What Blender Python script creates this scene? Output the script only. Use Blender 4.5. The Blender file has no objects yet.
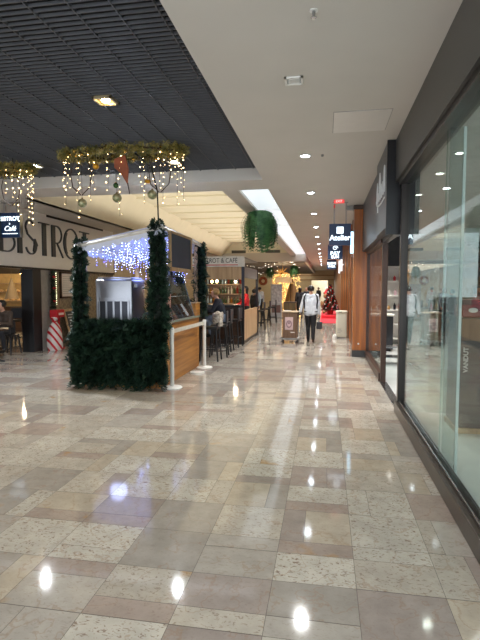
import bpy, bmesh, math, random
import numpy as np
from mathutils import Vector, Matrix, Euler
R = random.Random(7)
PI = math.pi
sc = bpy.context.scene
col = sc.collection
V = Vector

# ------------------------------------------------------------------ materials
def srgb(r, g, b):
    def f(c):
        c /= 255.0
        return c / 12.92 if c <= 0.04045 else ((c + 0.055) / 1.055) ** 2.4
    return (f(r), f(g), f(b), 1.0)

MATS = {}
def mat(name, rgb, rough=0.5, metal=0.0, var=0.15, scale=8.0, bump=0.0, stretch=None, rgb2=None,
        emit=None, es=0.0, spec=0.5, coat=0.0, sheen=0.0):
    """procedural principled: two-tone noise colour, optional bump"""
    if name in MATS: return MATS[name]
    m = bpy.data.materials.new(name); m.use_nodes = True
    nt = m.node_tree; N = nt.nodes; L = nt.links
    b = N['Principled BSDF']
    b.inputs['Roughness'].default_value = rough
    b.inputs['Metallic'].default_value = metal
    b.inputs['Specular IOR Level'].default_value = spec
    b.inputs['Coat Weight'].default_value = coat
    b.inputs['Coat Roughness'].default_value = 0.1
    c1 = srgb(*rgb)
    if rgb2: c2 = srgb(*rgb2)
    else: c2 = tuple(max(0, c * (1 - var)) for c in c1[:3]) + (1,)
    tc = N.new('ShaderNodeTexCoord'); mp = N.new('ShaderNodeMapping')
    if stretch: mp.inputs['Scale'].default_value = stretch
    no = N.new('ShaderNodeTexNoise'); no.inputs['Scale'].default_value = scale
    no.inputs['Detail'].default_value = 4
    cr = N.new('ShaderNodeValToRGB')
    cr.color_ramp.elements[0].position = 0.35; cr.color_ramp.elements[1].position = 0.65
    cr.color_ramp.elements[0].color = c2; cr.color_ramp.elements[1].color = c1
    L.new(tc.outputs['Object'], mp.inputs['Vector']); L.new(mp.outputs['Vector'], no.inputs['Vector'])
    L.new(no.outputs['Fac'], cr.inputs['Fac']); L.new(cr.outputs['Color'], b.inputs['Base Color'])
    if bump:
        bp = N.new('ShaderNodeBump'); bp.inputs['Strength'].default_value = bump; bp.inputs['Distance'].default_value = 0.01
        L.new(no.outputs['Fac'], bp.inputs['Height']); L.new(bp.outputs['Normal'], b.inputs['Normal'])
    if emit:
        b.inputs['Emission Color'].default_value = srgb(*emit)
        b.inputs['Emission Strength'].default_value = es
    MATS[name] = m
    return m

def wood(name, rgb, rgb2, axis='Z', rough=0.35, scale=6.0, coat=0.0):
    st = {'Z': (3, 3, 0.15), 'X': (0.15, 3, 3), 'Y': (3, 0.15, 3)}[axis]
    return mat(name, rgb, rough, scale=scale, stretch=st, rgb2=rgb2, bump=0.05, coat=coat)

def glass_mat(name, tint=(235, 245, 240), rough=0.0, haze=0.0, f0=0.04, k=1.0):
    m = bpy.data.materials.new(name); m.use_nodes = True
    nt = m.node_tree; N = nt.nodes; L = nt.links
    for n in list(N): N.remove(n)
    out = N.new('ShaderNodeOutputMaterial')
    geo = N.new('ShaderNodeNewGeometry')
    dot = N.new('ShaderNodeVectorMath'); dot.operation = 'DOT_PRODUCT'
    L.new(geo.outputs['Normal'], dot.inputs[0]); L.new(geo.outputs['Incoming'], dot.inputs[1])
    ab = N.new('ShaderNodeMath'); ab.operation = 'ABSOLUTE'; L.new(dot.outputs['Value'], ab.inputs[0])
    om = N.new('ShaderNodeMath'); om.operation = 'SUBTRACT'; om.inputs[0].default_value = 1.0; L.new(ab.outputs[0], om.inputs[1])
    pw = N.new('ShaderNodeMath'); pw.operation = 'POWER'; pw.inputs[1].default_value = 5.0; L.new(om.outputs[0], pw.inputs[0])
    ml = N.new('ShaderNodeMath'); ml.operation = 'MULTIPLY_ADD'; ml.inputs[1].default_value = (1 - f0) * k; ml.inputs[2].default_value = f0
    L.new(pw.outputs[0], ml.inputs[0])
    tr = N.new('ShaderNodeBsdfTransparent'); tr.inputs['Color'].default_value = srgb(*tint)
    gl = N.new('ShaderNodeBsdfGlossy'); gl.inputs['Roughness'].default_value = rough
    mx = N.new('ShaderNodeMixShader')
    L.new(ml.outputs[0], mx.inputs[0]); L.new(tr.outputs[0], mx.inputs[1]); L.new(gl.outputs[0], mx.inputs[2])
    if haze:
        no = N.new('ShaderNodeTexNoise'); no.inputs['Scale'].default_value = 2.0
        mh = N.new('ShaderNodeMath'); mh.operation = 'MULTIPLY'; mh.inputs[1].default_value = haze * 2
        L.new(no.outputs['Fac'], mh.inputs[0])
        df = N.new('ShaderNodeBsdfDiffuse'); df.inputs['Color'].default_value = (0.8, 0.85, 0.85, 1)
        m2 = N.new('ShaderNodeMixShader'); L.new(mh.outputs[0], m2.inputs[0])
        L.new(mx.outputs[0], m2.inputs[1]); L.new(df.outputs[0], m2.inputs[2])
        L.new(m2.outputs[0], out.inputs[0])
    else:
        L.new(mx.outputs[0], out.inputs[0])
    MATS[name] = m
    return m

def emis(name, rgb, s):
    return mat(name, rgb, 0.4, emit=rgb, es=s, var=0.02)

# ------------------------------------------------------------------ mesh builder
def rotm(axis, ang): return Matrix.Rotation(ang, 4, axis)

class MB:
    def __init__(self, off=(0, 0, 0)):
        self.bm = bmesh.new(); self.off = V(off); self.mi = 0
    def _take(self, fs):
        for f in fs: f.material_index = self.mi
    def box(self, x0, x1, y0, y1, z0, z1, bev=0.0, seg=2, M=None):
        cx, cy, cz = (x0 + x1) / 2, (y0 + y1) / 2, (z0 + z1) / 2
        m = Matrix.Translation((cx, cy, cz)) @ Matrix.Diagonal((abs(x1 - x0), abs(y1 - y0), abs(z1 - z0), 1))
        if M is not None: m = M @ m
        n0 = set(self.bm.faces)
        r = bmesh.ops.create_cube(self.bm, size=1.0, matrix=m)
        if bev > 0:
            es = list({e for v in r['verts'] for e in v.link_edges})
            bmesh.ops.bevel(self.bm, geom=es, offset=bev, segments=seg, affect='EDGES', profile=0.5)
        self._take(set(self.bm.faces) - n0)
        return self
    def tube(self, pts, rad, seg=8, cap=True, sx=1.0):
        pts = [V(p) for p in pts]; n = len(pts)
        if not hasattr(rad, '__len__'): rad = [rad] * n
        rings = []
        ref = None
        for i, p in enumerate(pts):
            t = (pts[min(i + 1, n - 1)] - pts[max(i - 1, 0)])
            if t.length < 1e-9: t = V((0, 0, 1))
            t.normalize()
            if ref is None:
                ref = V((1, 0, 0)) if abs(t.x) < 0.9 else V((0, 1, 0))
            a = (ref - t * ref.dot(t))
            if a.length < 1e-6: a = t.orthogonal()
            a.normalize(); b = t.cross(a); ref = a
            rings.append([self.bm.verts.new(p + (a * math.cos(2 * PI * k / seg) * sx + b * math.sin(2 * PI * k / seg)) * rad[i]) for k in range(seg)])
        fs = []
        for i in range(n - 1):
            for k in range(seg):
                fs.append(self.bm.faces.new((rings[i][k], rings[i][(k + 1) % seg], rings[i + 1][(k + 1) % seg], rings[i + 1][k])))
        if cap:
            fs.append(self.bm.faces.new(list(reversed(rings[0])))); fs.append(self.bm.faces.new(rings[-1]))
        self._take(fs)
        return self
    def lathe(self, prof, c=(0, 0, 0), seg=20, M=None):
        """prof: list of (r, z)"""
        c = V(c); rings = []
        for r, z in prof:
            ring = []
            for k in range(seg):
                p = V((r * math.cos(2 * PI * k / seg), r * math.sin(2 * PI * k / seg), z))
                if M is not None: p = M @ p
                ring.append(self.bm.verts.new(p + c))
            rings.append(ring)
        fs = []
        for i in range(len(rings) - 1):
            for k in range(seg):
                fs.append(self.bm.faces.new((rings[i][k], rings[i][(k + 1) % seg], rings[i + 1][(k + 1) % seg], rings[i + 1][k])))
        if len(prof) >= 4 and prof[0][0] > 1e-3 and abs(prof[0][0] - prof[-1][0]) < .0015:
            for k in range(seg): fs.append(self.bm.faces.new((rings[-1][k], rings[-1][(k + 1) % seg], rings[0][(k + 1) % seg], rings[0][k])))
        else:
            fs.append(self.bm.faces.new(list(reversed(rings[0])))); fs.append(self.bm.faces.new(rings[-1]))
        self._take(fs)
        return self
    def ball(self, c, r, sub=2, sc3=(1, 1, 1), M=None):
        m = Matrix.Translation(c)
        if M is not None: m = m @ M
        m = m @ Matrix.Diagonal((sc3[0], sc3[1], sc3[2], 1))
        n0 = set(self.bm.faces)
        bmesh.ops.create_icosphere(self.bm, subdivisions=sub, radius=r, matrix=m)
        self._take(set(self.bm.faces) - n0)
        return self
    def quad(self, a, b, c, d):
        self._take([self.bm.faces.new([self.bm.verts.new(V(p)) for p in (a, b, c, d)])]); return self
    def poly(self, pts):
        self._take([self.bm.faces.new([self.bm.verts.new(V(p)) for p in pts])]); return self
    def prism(self, pts, d):
        """closed polygon extruded by vector d"""
        d = V(d)
        a = [self.bm.verts.new(V(p)) for p in pts]; b = [self.bm.verts.new(V(p) + d) for p in pts]
        n = len(a); fs = [self.bm.faces.new(list(reversed(a))), self.bm.faces.new(b)]
        for i in range(n): fs.append(self.bm.faces.new((a[i], a[(i + 1) % n], b[(i + 1) % n], b[i])))
        self._take(fs); return self
    def ribbon(self, pts, w, fn, d):
        """flat stroke: 2D points with widths, mapped by fn(u,v)->3D, extruded by d"""
        n = len(pts)
        if not hasattr(w, '__len__'): w = [w] * n
        L_, Rr = [], []
        for i in range(n):
            a = V(pts[max(i - 1, 0)]); b = V(pts[min(i + 1, n - 1)])
            t = (b - a); t = t.normalized() if t.length > 1e-9 else V((1, 0))
            nn = V((-t[1], t[0])); p = V(pts[i])
            L_.append(p + nn * w[i] / 2); Rr.append(p - nn * w[i] / 2)
        for i in range(n - 1):
            self.prism([fn(*q) for q in (L_[i], L_[i + 1], Rr[i + 1], Rr[i])], d)
        return self
    def text(self, s, size, M, depth=0.01, align='CENTER', shear=0.0, ysc=1.0, xsc=1.0, bold=0.0):
        cu = bpy.data.curves.new('t', 'FONT'); cu.body = s; cu.size = size; cu.extrude = depth / 2
        cu.align_x = align; cu.align_y = 'CENTER'; cu.shear = shear; cu.offset = bold
        o = bpy.data.objects.new('t', cu); col.objects.link(o)
        dg = bpy.context.evaluated_depsgraph_get()
        me = bpy.data.meshes.new_from_object(o.evaluated_get(dg))
        bpy.data.objects.remove(o); bpy.data.curves.remove(cu)
        me.transform(M @ Matrix.Diagonal((xsc, ysc, 1, 1)))
        n0 = set(self.bm.faces)
        self.bm.from_mesh(me); bpy.data.meshes.remove(me)
        self._take(set(self.bm.faces) - n0)
        return self
    def build(self, name, mats, parent=None, smooth=False):
        me = bpy.data.meshes.new(name)
        bmesh.ops.recalc_face_normals(self.bm, faces=self.bm.faces) if len(self.bm.faces) < 30000 else None
        self.bm.to_mesh(me); self.bm.free()
        me.transform(Matrix.Translation(-self.off))
        for m in (mats if isinstance(mats, (list, tuple)) else [mats]): me.materials.append(m)
        if smooth:
            for p in me.polygons: p.use_smooth = True
            try: me.set_sharp_from_angle(angle=math.radians(40))
            except Exception: pass
        o = bpy.data.objects.new(name, me); col.objects.link(o)
        if parent: o.parent = parent
        else: o.location = self.off
        return o

def thing(name, label, cat, loc=(0, 0, 0), rz=0.0, group=None):
    o = bpy.data.objects.new(name, None); col.objects.link(o)
    o.empty_display_size = 0.1
    o.location = loc; o.rotation_euler = (0, 0, rz)
    o['label'] = label; o['category'] = cat
    if group: o['group'] = group
    return o
def tag(o, label, cat, group=None, kind=None):
    o['label'] = label; o['category'] = cat
    if group: o['group'] = group
    if kind: o['kind'] = kind
    return o
def struct(o): o['kind'] = 'structure'; return o
def dup(root, loc, rz=0.0, label=None, group=None):
    r = root.copy(); col.objects.link(r); r.location = loc; r.rotation_euler = (0, 0, rz)
    if label: r['label'] = label
    if group: r['group'] = group
    for ch in list(root.children):
        c = ch.copy(); col.objects.link(c); c.parent = r
        for g in list(ch.children):
            d = g.copy(); col.objects.link(d); d.parent = c
    return r
ORD = ['nearest', 'second', 'third', 'fourth', 'fifth', 'sixth', 'seventh', 'eighth', 'ninth', 'tenth', 'eleventh', 'twelfth', 'thirteenth', 'fourteenth', 'fifteenth', 'sixteenth', 'seventeenth', 'eighteenth', 'nineteenth', 'twentieth']

def lamp(kind, name, loc, power, color=(1, 1, 1), size=0.1, rot=(0, 0, 0), parent=None, spot=None, blend=0.5, sy=None):
    l = bpy.data.lights.new(name, kind); l.energy = power; l.color = color
    if kind == 'AREA':
        l.size = size
        if sy: l.shape = 'RECTANGLE'; l.size_y = sy
    else: l.shadow_soft_size = size
    if kind == 'SPOT': l.spot_size = math.radians(spot); l.spot_blend = blend
    o = bpy.data.objects.new(name, l); col.objects.link(o)
    o.location = loc; o.rotation_euler = rot
    if parent:
        o.parent = parent; o.location = V(loc) - parent.location
    return o

# palette
M_soffit = mat('ceiling_paint', (202, 196, 187), 0.7, var=0.04, scale=1.5)
M_white = mat('white_paint', (226, 224, 218), 0.5, var=0.04)
M_cream = mat('cream_paint', (232, 222, 196), 0.6, var=0.05, scale=2)
M_dark = mat('dark_louver', (92, 93, 96), 0.45, metal=0.3, var=0.1)
M_plenum = mat('plenum_black', (20, 21, 24), 0.9, var=0.2)
M_fascia = mat('fascia_charcoal', (66, 64, 61), 0.4, var=0.08, scale=2)
M_fascia2 = mat('fascia_grey_blue', (72, 79, 84), 0.35, var=0.08, scale=2)
M_black = mat('black_satin', (18, 18, 20), 0.35, var=0.2)
M_frame = mat('dark_bronze_frame', (52, 47, 44), 0.3, metal=0.6, var=0.1)
M_brown = mat('brown_frame', (66, 44, 34), 0.35, metal=0.2, var=0.2)
M_kick = mat('kick_panel', (66, 57, 50), 0.3, var=0.25, scale=12)
M_machine = mat('machine_steel', (160, 162, 168), 0.36, metal=1.0, var=0.1, scale=20, stretch=(1, 1, 30))
M_steel = mat('brushed_steel', (176, 178, 182), 0.22, metal=1.0, var=0.08, scale=20, stretch=(1, 1, 30))
M_chrome = mat('chrome', (200, 202, 205), 0.12, metal=1.0, var=0.05)
M_woodO = wood('amber_wood', (176, 100, 30), (138, 74, 20), 'Z', 0.35, coat=0.3)
M_woodA = wood('kiosk_amber_wood', (186, 128, 58), (150, 96, 38), 'Y', 0.4)
M_woodShade = wood('fin_shade_wood', (120, 72, 34), (88, 50, 22), 'Z', 0.4)
M_woodL = wood('light_oak', (190, 160, 122), (164, 132, 96), 'Z', 0.5)
M_woodB = wood('brown_cabinet_wood', (122, 92, 68), (98, 72, 52), 'Z', 0.5)
M_woodD = wood('dark_wood', (74, 50, 34), (50, 34, 24), 'X', 0.4)
M_navy = mat('navy_sign', (22, 40, 66), 0.3, var=0.1, emit=(22, 44, 76), es=0.25)
M_letter = emis('sign_white', (225, 240, 250), 1.6)
M_bulbW = emis('warm_bulb', (255, 214, 150), 14)
M_bulbC = emis('cool_bulb', (190, 205, 255), 9)
M_bulbB = emis('blue_bulb', (90, 110, 255), 9)
M_lensC = emis('cool_lens', (225, 240, 255), 55)
M_lensW = emis('warm_lens', (255, 226, 160), 45)
M_wire = mat('dark_wire', (30, 34, 26), 0.6)
M_fir = mat('fir_green', (40, 66, 50), 0.5, rgb2=(16, 34, 27), scale=9)
M_fern = mat('fern_green', (78, 128, 72), 0.5, rgb2=(34, 78, 44), scale=7)
M_gold = mat('gold_ornament', (190, 150, 70), 0.25, metal=0.9, var=0.2)
M_amber = mat('amber_ornament', (206, 150, 40), 0.3, metal=0.5, var=0.3)
M_bauble = mat('champagne_bauble', (190, 176, 138), 0.35, metal=0.5, rgb2=(120, 132, 96), scale=14)
M_rust = mat('rust_leaf', (150, 74, 36), 0.5, var=0.3)
M_red = mat('red_cloth', (200, 30, 38), 0.7, var=0.2)
M_carpet = mat('red_carpet', (224, 52, 66), 0.9, var=0.12, scale=30, bump=0.2)
M_skin = mat('skin', (198, 150, 124), 0.5, var=0.08)
M_hairD = mat('dark_hair', (28, 24, 22), 0.5, var=0.4, scale=30)
M_hairB = mat('fair_hair', (170, 134, 86), 0.5, var=0.3, scale=30)
M_paper = mat('paper', (222, 214, 206), 0.6, var=0.06)
M_chalk = mat('chalkboard', (46, 62, 80), 0.45, var=0.15, scale=5)
M_chalkline = mat('chalk_marks', (190, 196, 198), 0.8)
M_glass = glass_mat('shop_glass', (238, 246, 243), f0=0.14)
M_glass2 = glass_mat('clear_shop_glass', (240, 247, 244), f0=0.03, k=0.42)
M_glassG = glass_mat('fin_glass', (226, 232, 230), haze=0.035)
M_glassE = mat('glass_edge', (184, 196, 193), 0.15, var=0.05)
M_glassD = glass_mat('guard_glass', (170, 185, 190), haze=0.02)
M_stone = mat('bistro_stone', (150, 136, 112), 0.6, rgb2=(112, 98, 76), scale=14, bump=0.3)
M_canopy = mat('canopy_cloth', (206, 210, 226), 0.8, var=0.05)
M_stool = mat('stool_black', (26, 26, 29), 0.45, var=0.2)
M_grey = mat('grey_panel', (140, 138, 134), 0.5, var=0.08)
M_bin = mat('cream_bin', (214, 210, 192), 0.4, var=0.05)
M_shopfloor = mat('shop_floor_tile', (206, 208, 206), 0.25, var=0.06, scale=3)

# ------------------------------------------------------------------ floor (marble tiles of many sizes)
def make_floor():
    m = bpy.data.materials.new('marble_tiles'); m.use_nodes = True
    nt = m.node_tree; N = nt.nodes; L = nt.links; b = N['Principled BSDF']
    at = N.new('ShaderNodeAttribute'); at.attribute_name = 'tile'
    tc = N.new('ShaderNodeTexCoord')
    sh = N.new('ShaderNodeVectorMath'); sh.operation = 'MULTIPLY_ADD'
    sh.inputs[1].default_value = (40, 40, 40)
    L.new(at.outputs['Color'], sh.inputs[0]); L.new(tc.outputs['Object'], sh.inputs[2])
    # soft clouding
    n1 = N.new('ShaderNodeTexNoise'); n1.inputs['Scale'].default_value = 6; n1.inputs['Detail'].default_value = 6; n1.inputs['Roughness'].default_value = 0.65
    L.new(sh.outputs[0], n1.inputs['Vector'])
    r1 = N.new('ShaderNodeMapRange'); r1.inputs['From Min'].default_value = 0.3; r1.inputs['From Max'].default_value = 0.7
    r1.inputs['To Min'].default_value = 0.84; r1.inputs['To Max'].default_value = 1.12
    L.new(n1.outputs['Fac'], r1.inputs['Value'])
    mx = N.new('ShaderNodeVectorMath'); mx.operation = 'SCALE'
    L.new(at.outputs['Color'], mx.inputs[0]); L.new(r1.outputs[0], mx.inputs['Scale'])
    # brown flecks
    n2 = N.new('ShaderNodeTexNoise'); n2.inputs['Scale'].default_value = 36; n2.inputs['Detail'].default_value = 2.5; n2.inputs['Distortion'].default_value = 1.0
    mp = N.new('ShaderNodeMapping'); mp.inputs['Scale'].default_value = (1.0, 1.7, 1); mp.inputs['Rotation'].default_value = (0, 0, 0.5)
    L.new(sh.outputs[0], mp.inputs['Vector']); L.new(mp.outputs[0], n2.inputs['Vector'])
    r2 = N.new('ShaderNodeMapRange'); r2.inputs['From Min'].default_value = 0.57; r2.inputs['From Max'].default_value = 0.67
    L.new(n2.outputs['Fac'], r2.inputs['Value'])
    fl = N.new('ShaderNodeMath'); fl.operation = 'MULTIPLY'; L.new(r2.outputs[0], fl.inputs[0]); L.new(at.outputs['Alpha'], fl.inputs[1])
    m2 = N.new('ShaderNodeMix'); m2.data_type = 'RGBA'
    L.new(fl.outputs[0], m2.inputs['Factor']); L.new(mx.outputs[0], m2.inputs['A']); m2.inputs['B'].default_value = srgb(130, 110, 95)
    # thin veins
    n3 = N.new('ShaderNodeTexNoise'); n3.inputs['Scale'].default_value = 3.5; n3.inputs['Detail'].default_value = 5
    L.new(sh.outputs[0], n3.inputs['Vector'])
    ab = N.new('ShaderNodeMath'); ab.operation = 'SUBTRACT'; ab.inputs[1].default_value = 0.5; L.new(n3.outputs['Fac'], ab.inputs[0])
    a2 = N.new('ShaderNodeMath'); a2.operation = 'ABSOLUTE'; L.new(ab.outputs[0], a2.inputs[0])
    r3 = N.new('ShaderNodeMapRange'); r3.inputs['From Min'].default_value = 0.0; r3.inputs['From Max'].default_value = 0.012; r3.inputs['To Min'].default_value = 0.45; r3.inputs['To Max'].default_value = 0
    L.new(a2.outputs[0], r3.inputs['Value'])
    m3 = N.new('ShaderNodeMix'); m3.data_type = 'RGBA'
    L.new(r3.outputs[0], m3.inputs['Factor']); L.new(m2.outputs['Result'], m3.inputs['A']); m3.inputs['B'].default_value = srgb(150, 122, 98)
    n5 = N.new('ShaderNodeTexNoise'); n5.inputs['Scale'].default_value = 2.6; n5.inputs['Detail'].default_value = 3
    L.new(sh.outputs[0], n5.inputs['Vector'])
    r5 = N.new('ShaderNodeMapRange'); r5.inputs['From Min'].default_value = 0.68; r5.inputs['From Max'].default_value = 0.74; r5.inputs['To Max'].default_value = 0.6
    L.new(n5.outputs['Fac'], r5.inputs['Value'])
    m5 = N.new('ShaderNodeMix'); m5.data_type = 'RGBA'
    L.new(r5.outputs[0], m5.inputs['Factor']); L.new(m3.outputs['Result'], m5.inputs['A']); m5.inputs['B'].default_value = srgb(172, 132, 78)
    L.new(m5.outputs['Result'], b.inputs['Base Color'])
    r4 = N.new('ShaderNodeMapRange'); r4.inputs['To Min'].default_value = 0.04; r4.inputs['To Max'].default_value = 0.10
    L.new(n1.outputs['Fac'], r4.inputs['Value']); L.new(r4.outputs[0], b.inputs['Roughness'])
    b.inputs['Specular IOR Level'].default_value = 0.62
    grout = mat('grout', (92, 84, 75), 0.7)
    me = bpy.data.meshes.new('floor')
    vs, fs, cs, mi = [], [], [], []
    rr = random.Random(11)
    pal = [((188, 182, 170), 0.9, 34), ((181, 173, 160), 0.7, 20), ((171, 164, 154), 0.3, 17), ((160, 153, 144), 0.2, 10),
           ((163, 149, 139), 0.35, 7), ((157, 146, 138), 0.25, 5), ((178, 167, 150), 0.25, 8)]
    w = [p[2] for p in pal]
    px, py = 0.465, 0.445
    def put(x0, x1, y0, y1, thin=False):
        g = 0.0018
        k = len(vs)
        h_ = .0034 if rr.random() < .45 else .0016
        vs.extend([(x0 + .0014, y0 + h_, 0), (x1 - .0014, y0 + h_, 0), (x1 - .0014, y1 - .0016, 0), (x0 + .0014, y1 - .0016, 0)])
        fs.append((k, k + 1, k + 2, k + 3)); mi.append(0)
        ww = list(w)
        if thin: ww[4] += 16; ww[5] += 8; ww[0] -= 16
        c, a, _ = rr.choices(pal, ww)[0]
        j = rr.uniform(0.93, 1.05)
        l = srgb(*c); cs.append((l[0] * j, l[1] * j, l[2] * j, a))
    x = 0.19 - px * 30
    while x < 0.95:
        x1 = min(x + px, 0.96); y = 2.165 - py * 8
        while y < 62:
            y1 = y + py; t = rr.random()
            if y > 40 or t < 0.42: put(x, x1, y, y1)
            elif t < 0.72:
                s = y + py * (rr.choice((1, 2)) / 3.0)
                put(x, x1, y, s, s - y < 0.2); put(x, x1, s, y1, y1 - s < 0.2)
            else:
                s = x + (x1 - x) * (rr.choice((1, 2)) / 3.0)
                put(x, s, y, y1, s - x < 0.2); put(s, x1, y, y1, x1 - s < 0.2)
            y = y1
        x += px
    k = len(vs)
    vs.extend([(-13.9, -1.5, -0.0012), (0.97, -1.5, -0.0012), (0.97, 62, -0.0012), (-13.9, 62, -0.0012)])
    fs.append((k, k + 1, k + 2, k + 3)); mi.append(1); cs.append((0.2, 0.2, 0.2, 0))
    me.from_pydata(vs, [], fs)
    ca = me.color_attributes.new('tile', 'FLOAT_COLOR', 'CORNER')
    buf = []
    for c in cs: buf.extend(list(c) * 4)
    ca.data.foreach_set('color', buf)
    me.polygons.foreach_set('material_index', mi)
    me.materials.append(m); me.materials.append(grout)
    o = bpy.data.objects.new('floor', me); col.objects.link(o); struct(o)
make_floor()

# ------------------------------------------------------------------ ceilings
ZC = 3.6
b = MB()
b.box(-1.13, 1.4, -1.5, 60, ZC, ZC + .08)
b.box(-9.0, -1.13, 8.77, 9.62, ZC, ZC + .5)
b.box(-2.06, -1.75, 9.62, 30, ZC, ZC + .5)
b.box(-9.0, -6.4, 9.62, 30, ZC, ZC + .08)
struct(b.build('ceiling', M_soffit))
# louvred dark coffer
b = MB()
y = -1.4
while y < 8.74:
    b.box(-9.0, -1.13, y, y + 0.012, 3.80, 3.822); y += 0.072
x = -1.3
while x > -8.9:
    b.box(x - .005, x + .005, -1.4, 8.76, 3.799, 3.83); x -= 0.325
b.mi = 1; b.box(-9.0, -1.05, -1.5, 8.77, 4.25, 4.3); b.box(-1.13, -1.05, -1.5, 8.77, ZC + .08, 4.3); b.box(-9.05, -9, -1.5, 8.77, 3.6, 4.3)
struct(b.build('ceiling', [M_dark, M_plenum]))
# cream cove recess with cross battens
b = MB()
b.box(-6.5, -2.0, 9.5, 30.2, 4.45, 4.5)
b.box(-6.5, -6.4, 9.62, 30, ZC, 4.45); b.box(-2.06, -2.0, 9.62, 30, ZC, 4.45)
b.box(-6.5, -2.0, 29.9, 30.0, 3.3, 4.45); b.box(-6.4, -2.06, 9.52, 9.62, 4.0, 4.45)
y = 11.2
while y < 29.8:
    b.box(-6.4, -2.06, y, y + .05, 4.40, 4.45); y += 1.55
struct(b.build('ceiling', M_cream))
# sloping cove lip on the bistro side of the recess
b = MB()
b.prism([(-6.4, 9.7, 3.62), (-5.75, 9.7, 4.45), (-6.4, 9.7, 4.45)], (0, 20.2, 0))
struct(b.build('trim_1', M_cream))
# sky light well over the beam side
b = MB()
b.box(-1.75, -1.72, 9.62, 29, ZC + .002, 4.2); b.box(-1.13, -1.08, 9.62, 29, ZC + .08, 4.2)
b.box(-1.72, -1.13, 29, 29.05, ZC + .002, 4.2); b.box(-1.72, -1.13, 9.62, 9.66, ZC + .1, 4.2)
struct(b.build('wall_skylight', M_white))
w1 = thing('window_5', 'long bright skylight', 'window', (-1.44, 19.3, 4.6)); del w1['label']; del w1['category']; struct(w1)
b = MB((-1.44, 19.3, 4.6)); b.box(-1.72, -1.13, 9.66, 29, 3.66, 3.68)
b.build('glass_pane', mat('frosted_daylight', (226, 234, 238), .4, emit=(220, 230, 238), es=.72, rgb2=(196, 206, 214), scale=9), w1)
b = MB((-1.44, 19.3, 4.6)); y = 12.5
while y < 29: b.box(-1.72, -1.13, y, y + .02, 3.654, 3.66); y += 3.1
b.build('glazing_bar', M_white, w1)
# far dark ceiling and end of the recess
b = MB(); b.box(-9, -1.13, 29.6, 30.1, 3.28, ZC + .2); b.mi = 0
struct(b.build('trim_2', M_soffit))
b = MB(); b.box(-9, -1.3, 30.1, 60, 3.3, 3.36)
struct(b.build('ceiling', mat('far_dark_ceiling', (84, 78, 74), 0.7)))
b = MB(); b.box(-1.3, -1.13, 30.1, 60, 3.3, ZC + .1)
struct(b.build('trim_3', M_soffit))

# end of the mall: cream lit shop front
b = MB()
b.box(-9, 1.4, 55, 55.2, 2.5, 3.7); b.box(-9, -1.5, 55, 55.2, 0, 2.5); b.box(0.3, 1.4, 55, 55.2, 0, 2.5)
struct(b.build('wall_back', mat('end_wall_cream', (226, 208, 176), 0.6)))
b = MB(); b.box(-2.0, 0.6, 57.5, 57.6, 0, 2.6)
struct(b.build('wall_back', mat('end_shop_interior', (236, 226, 200), 0.6)))
for i, (z0, z1) in enumerate(((2.55, 2.62), (3.02, 3.12))):
    b = MB(); b.box(-3.5, 1.2, 54.93, 55, z0, z1); struct(b.build('trim_%d' % (4 + i), mat('trim_tan', (182, 146, 112), 0.5)))

# ------------------------------------------------------------------ right shop front
XG = 1.0
b = MB(); b.box(0.90, 1.15, -1.5, 6.75, 3.04, ZC)
struct(b.build('wall_right', M_fascia))
b = MB(); b.box(0.925, 1.06, -1.5, 6.60, 0.0, 0.15, .006); struct(b.build('baseboard_right', M_kick))
b = MB(); b.box(0.965, 1.05, -1.5, 6.60, 0.15, 0.165, .003); b.mi = 1; b.box(0.968, .982, -1.5, 6.6, .165, .178, .003); struct(b.build('trim_6', [M_frame, M_chrome]))
w = thing('window_1', 'x', 'x', (XG, 3, .17)); del w['label']; del w['category']; struct(w)
for (y0, y1) in ((-1.4, 0.9), (0.91, 4.39), (4.40, 6.52)):
    b = MB((XG, 3, .17)); b.box(XG, XG + .012, y0, y1, .175, 2.985); b.build('glass_pane', M_glass if y0 > 4 else M_glass2, w)
b = MB((XG, 3, .17)); b.box(.93, 1.06, -1.5, 6.6, 2.98, 3.04, .004); b.box(.955, 1.06, 6.50, 6.60, .15, 2.98, .004); b.build('window_frame', M_frame, w)
b = MB((XG, 3, .17)); b.box(1.014, 1.12, 4.33, 4.342, .02, 2.98); b.build('glass_fin', M_glassG, w)
b = MB((XG, 3, .17)); b.box(1.118, 1.14, 4.325, 4.347, .02, 2.98); b.build('fin_edge', M_glassE, w)
# doorway
d = thing('door_1', 'x', 'x', (XG, 7.6, 0)); del d['label']; del d['category']; struct(d)
b = MB((XG, 7.6, 0)); b.box(.97, 1.06, 8.62, 8.72, 0, 2.48, .004); b.build('door_jamb', M_brown, d)
b = MB((XG, 7.6, 0)); b.box(.97, 1.06, 6.6, 8.72, 2.42, 2.5, .004); b.build('door_head', M_frame, d)
b = MB((XG, 7.6, 0)); b.box(.96, 1.08, 6.6, 8.62, 0.0, 0.012); b.build('threshold', M_steel, d)
b = MB((XG, 7.6, 0)); b.box(1.07, 1.9, 6.53, 6.55, .03, 2.4); b.build('door_leaf', M_glass, d)
b = MB((XG, 7.6, 0)); b.tube([(1.75, 6.50, .9), (1.75, 6.46, .95), (1.75, 6.46, 1.4), (1.75, 6.50, 1.45)], .013); b.build('door_handle', M_chrome, d, True)
# second window
w = thing('window_2', 'x', 'x', (XG, 10, .15)); del w['label']; del w['category']; struct(w)
b = MB((XG, 10, .15)); b.box(XG, XG + .012, 8.72, 11.7, .15, 2.46); b.build('glass_pane', M_glass, w)
b = MB((XG, 10, .15)); b.box(.95, 1.06, 8.72, 11.75, 0, .15, .005); b.box(.95, 1.06, 8.72, 11.75, 2.44, 2.5, .004); b.box(.97, 1.05, 11.66, 11.75, .15, 2.44); b.build('window_frame', M_brown, w)
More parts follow.
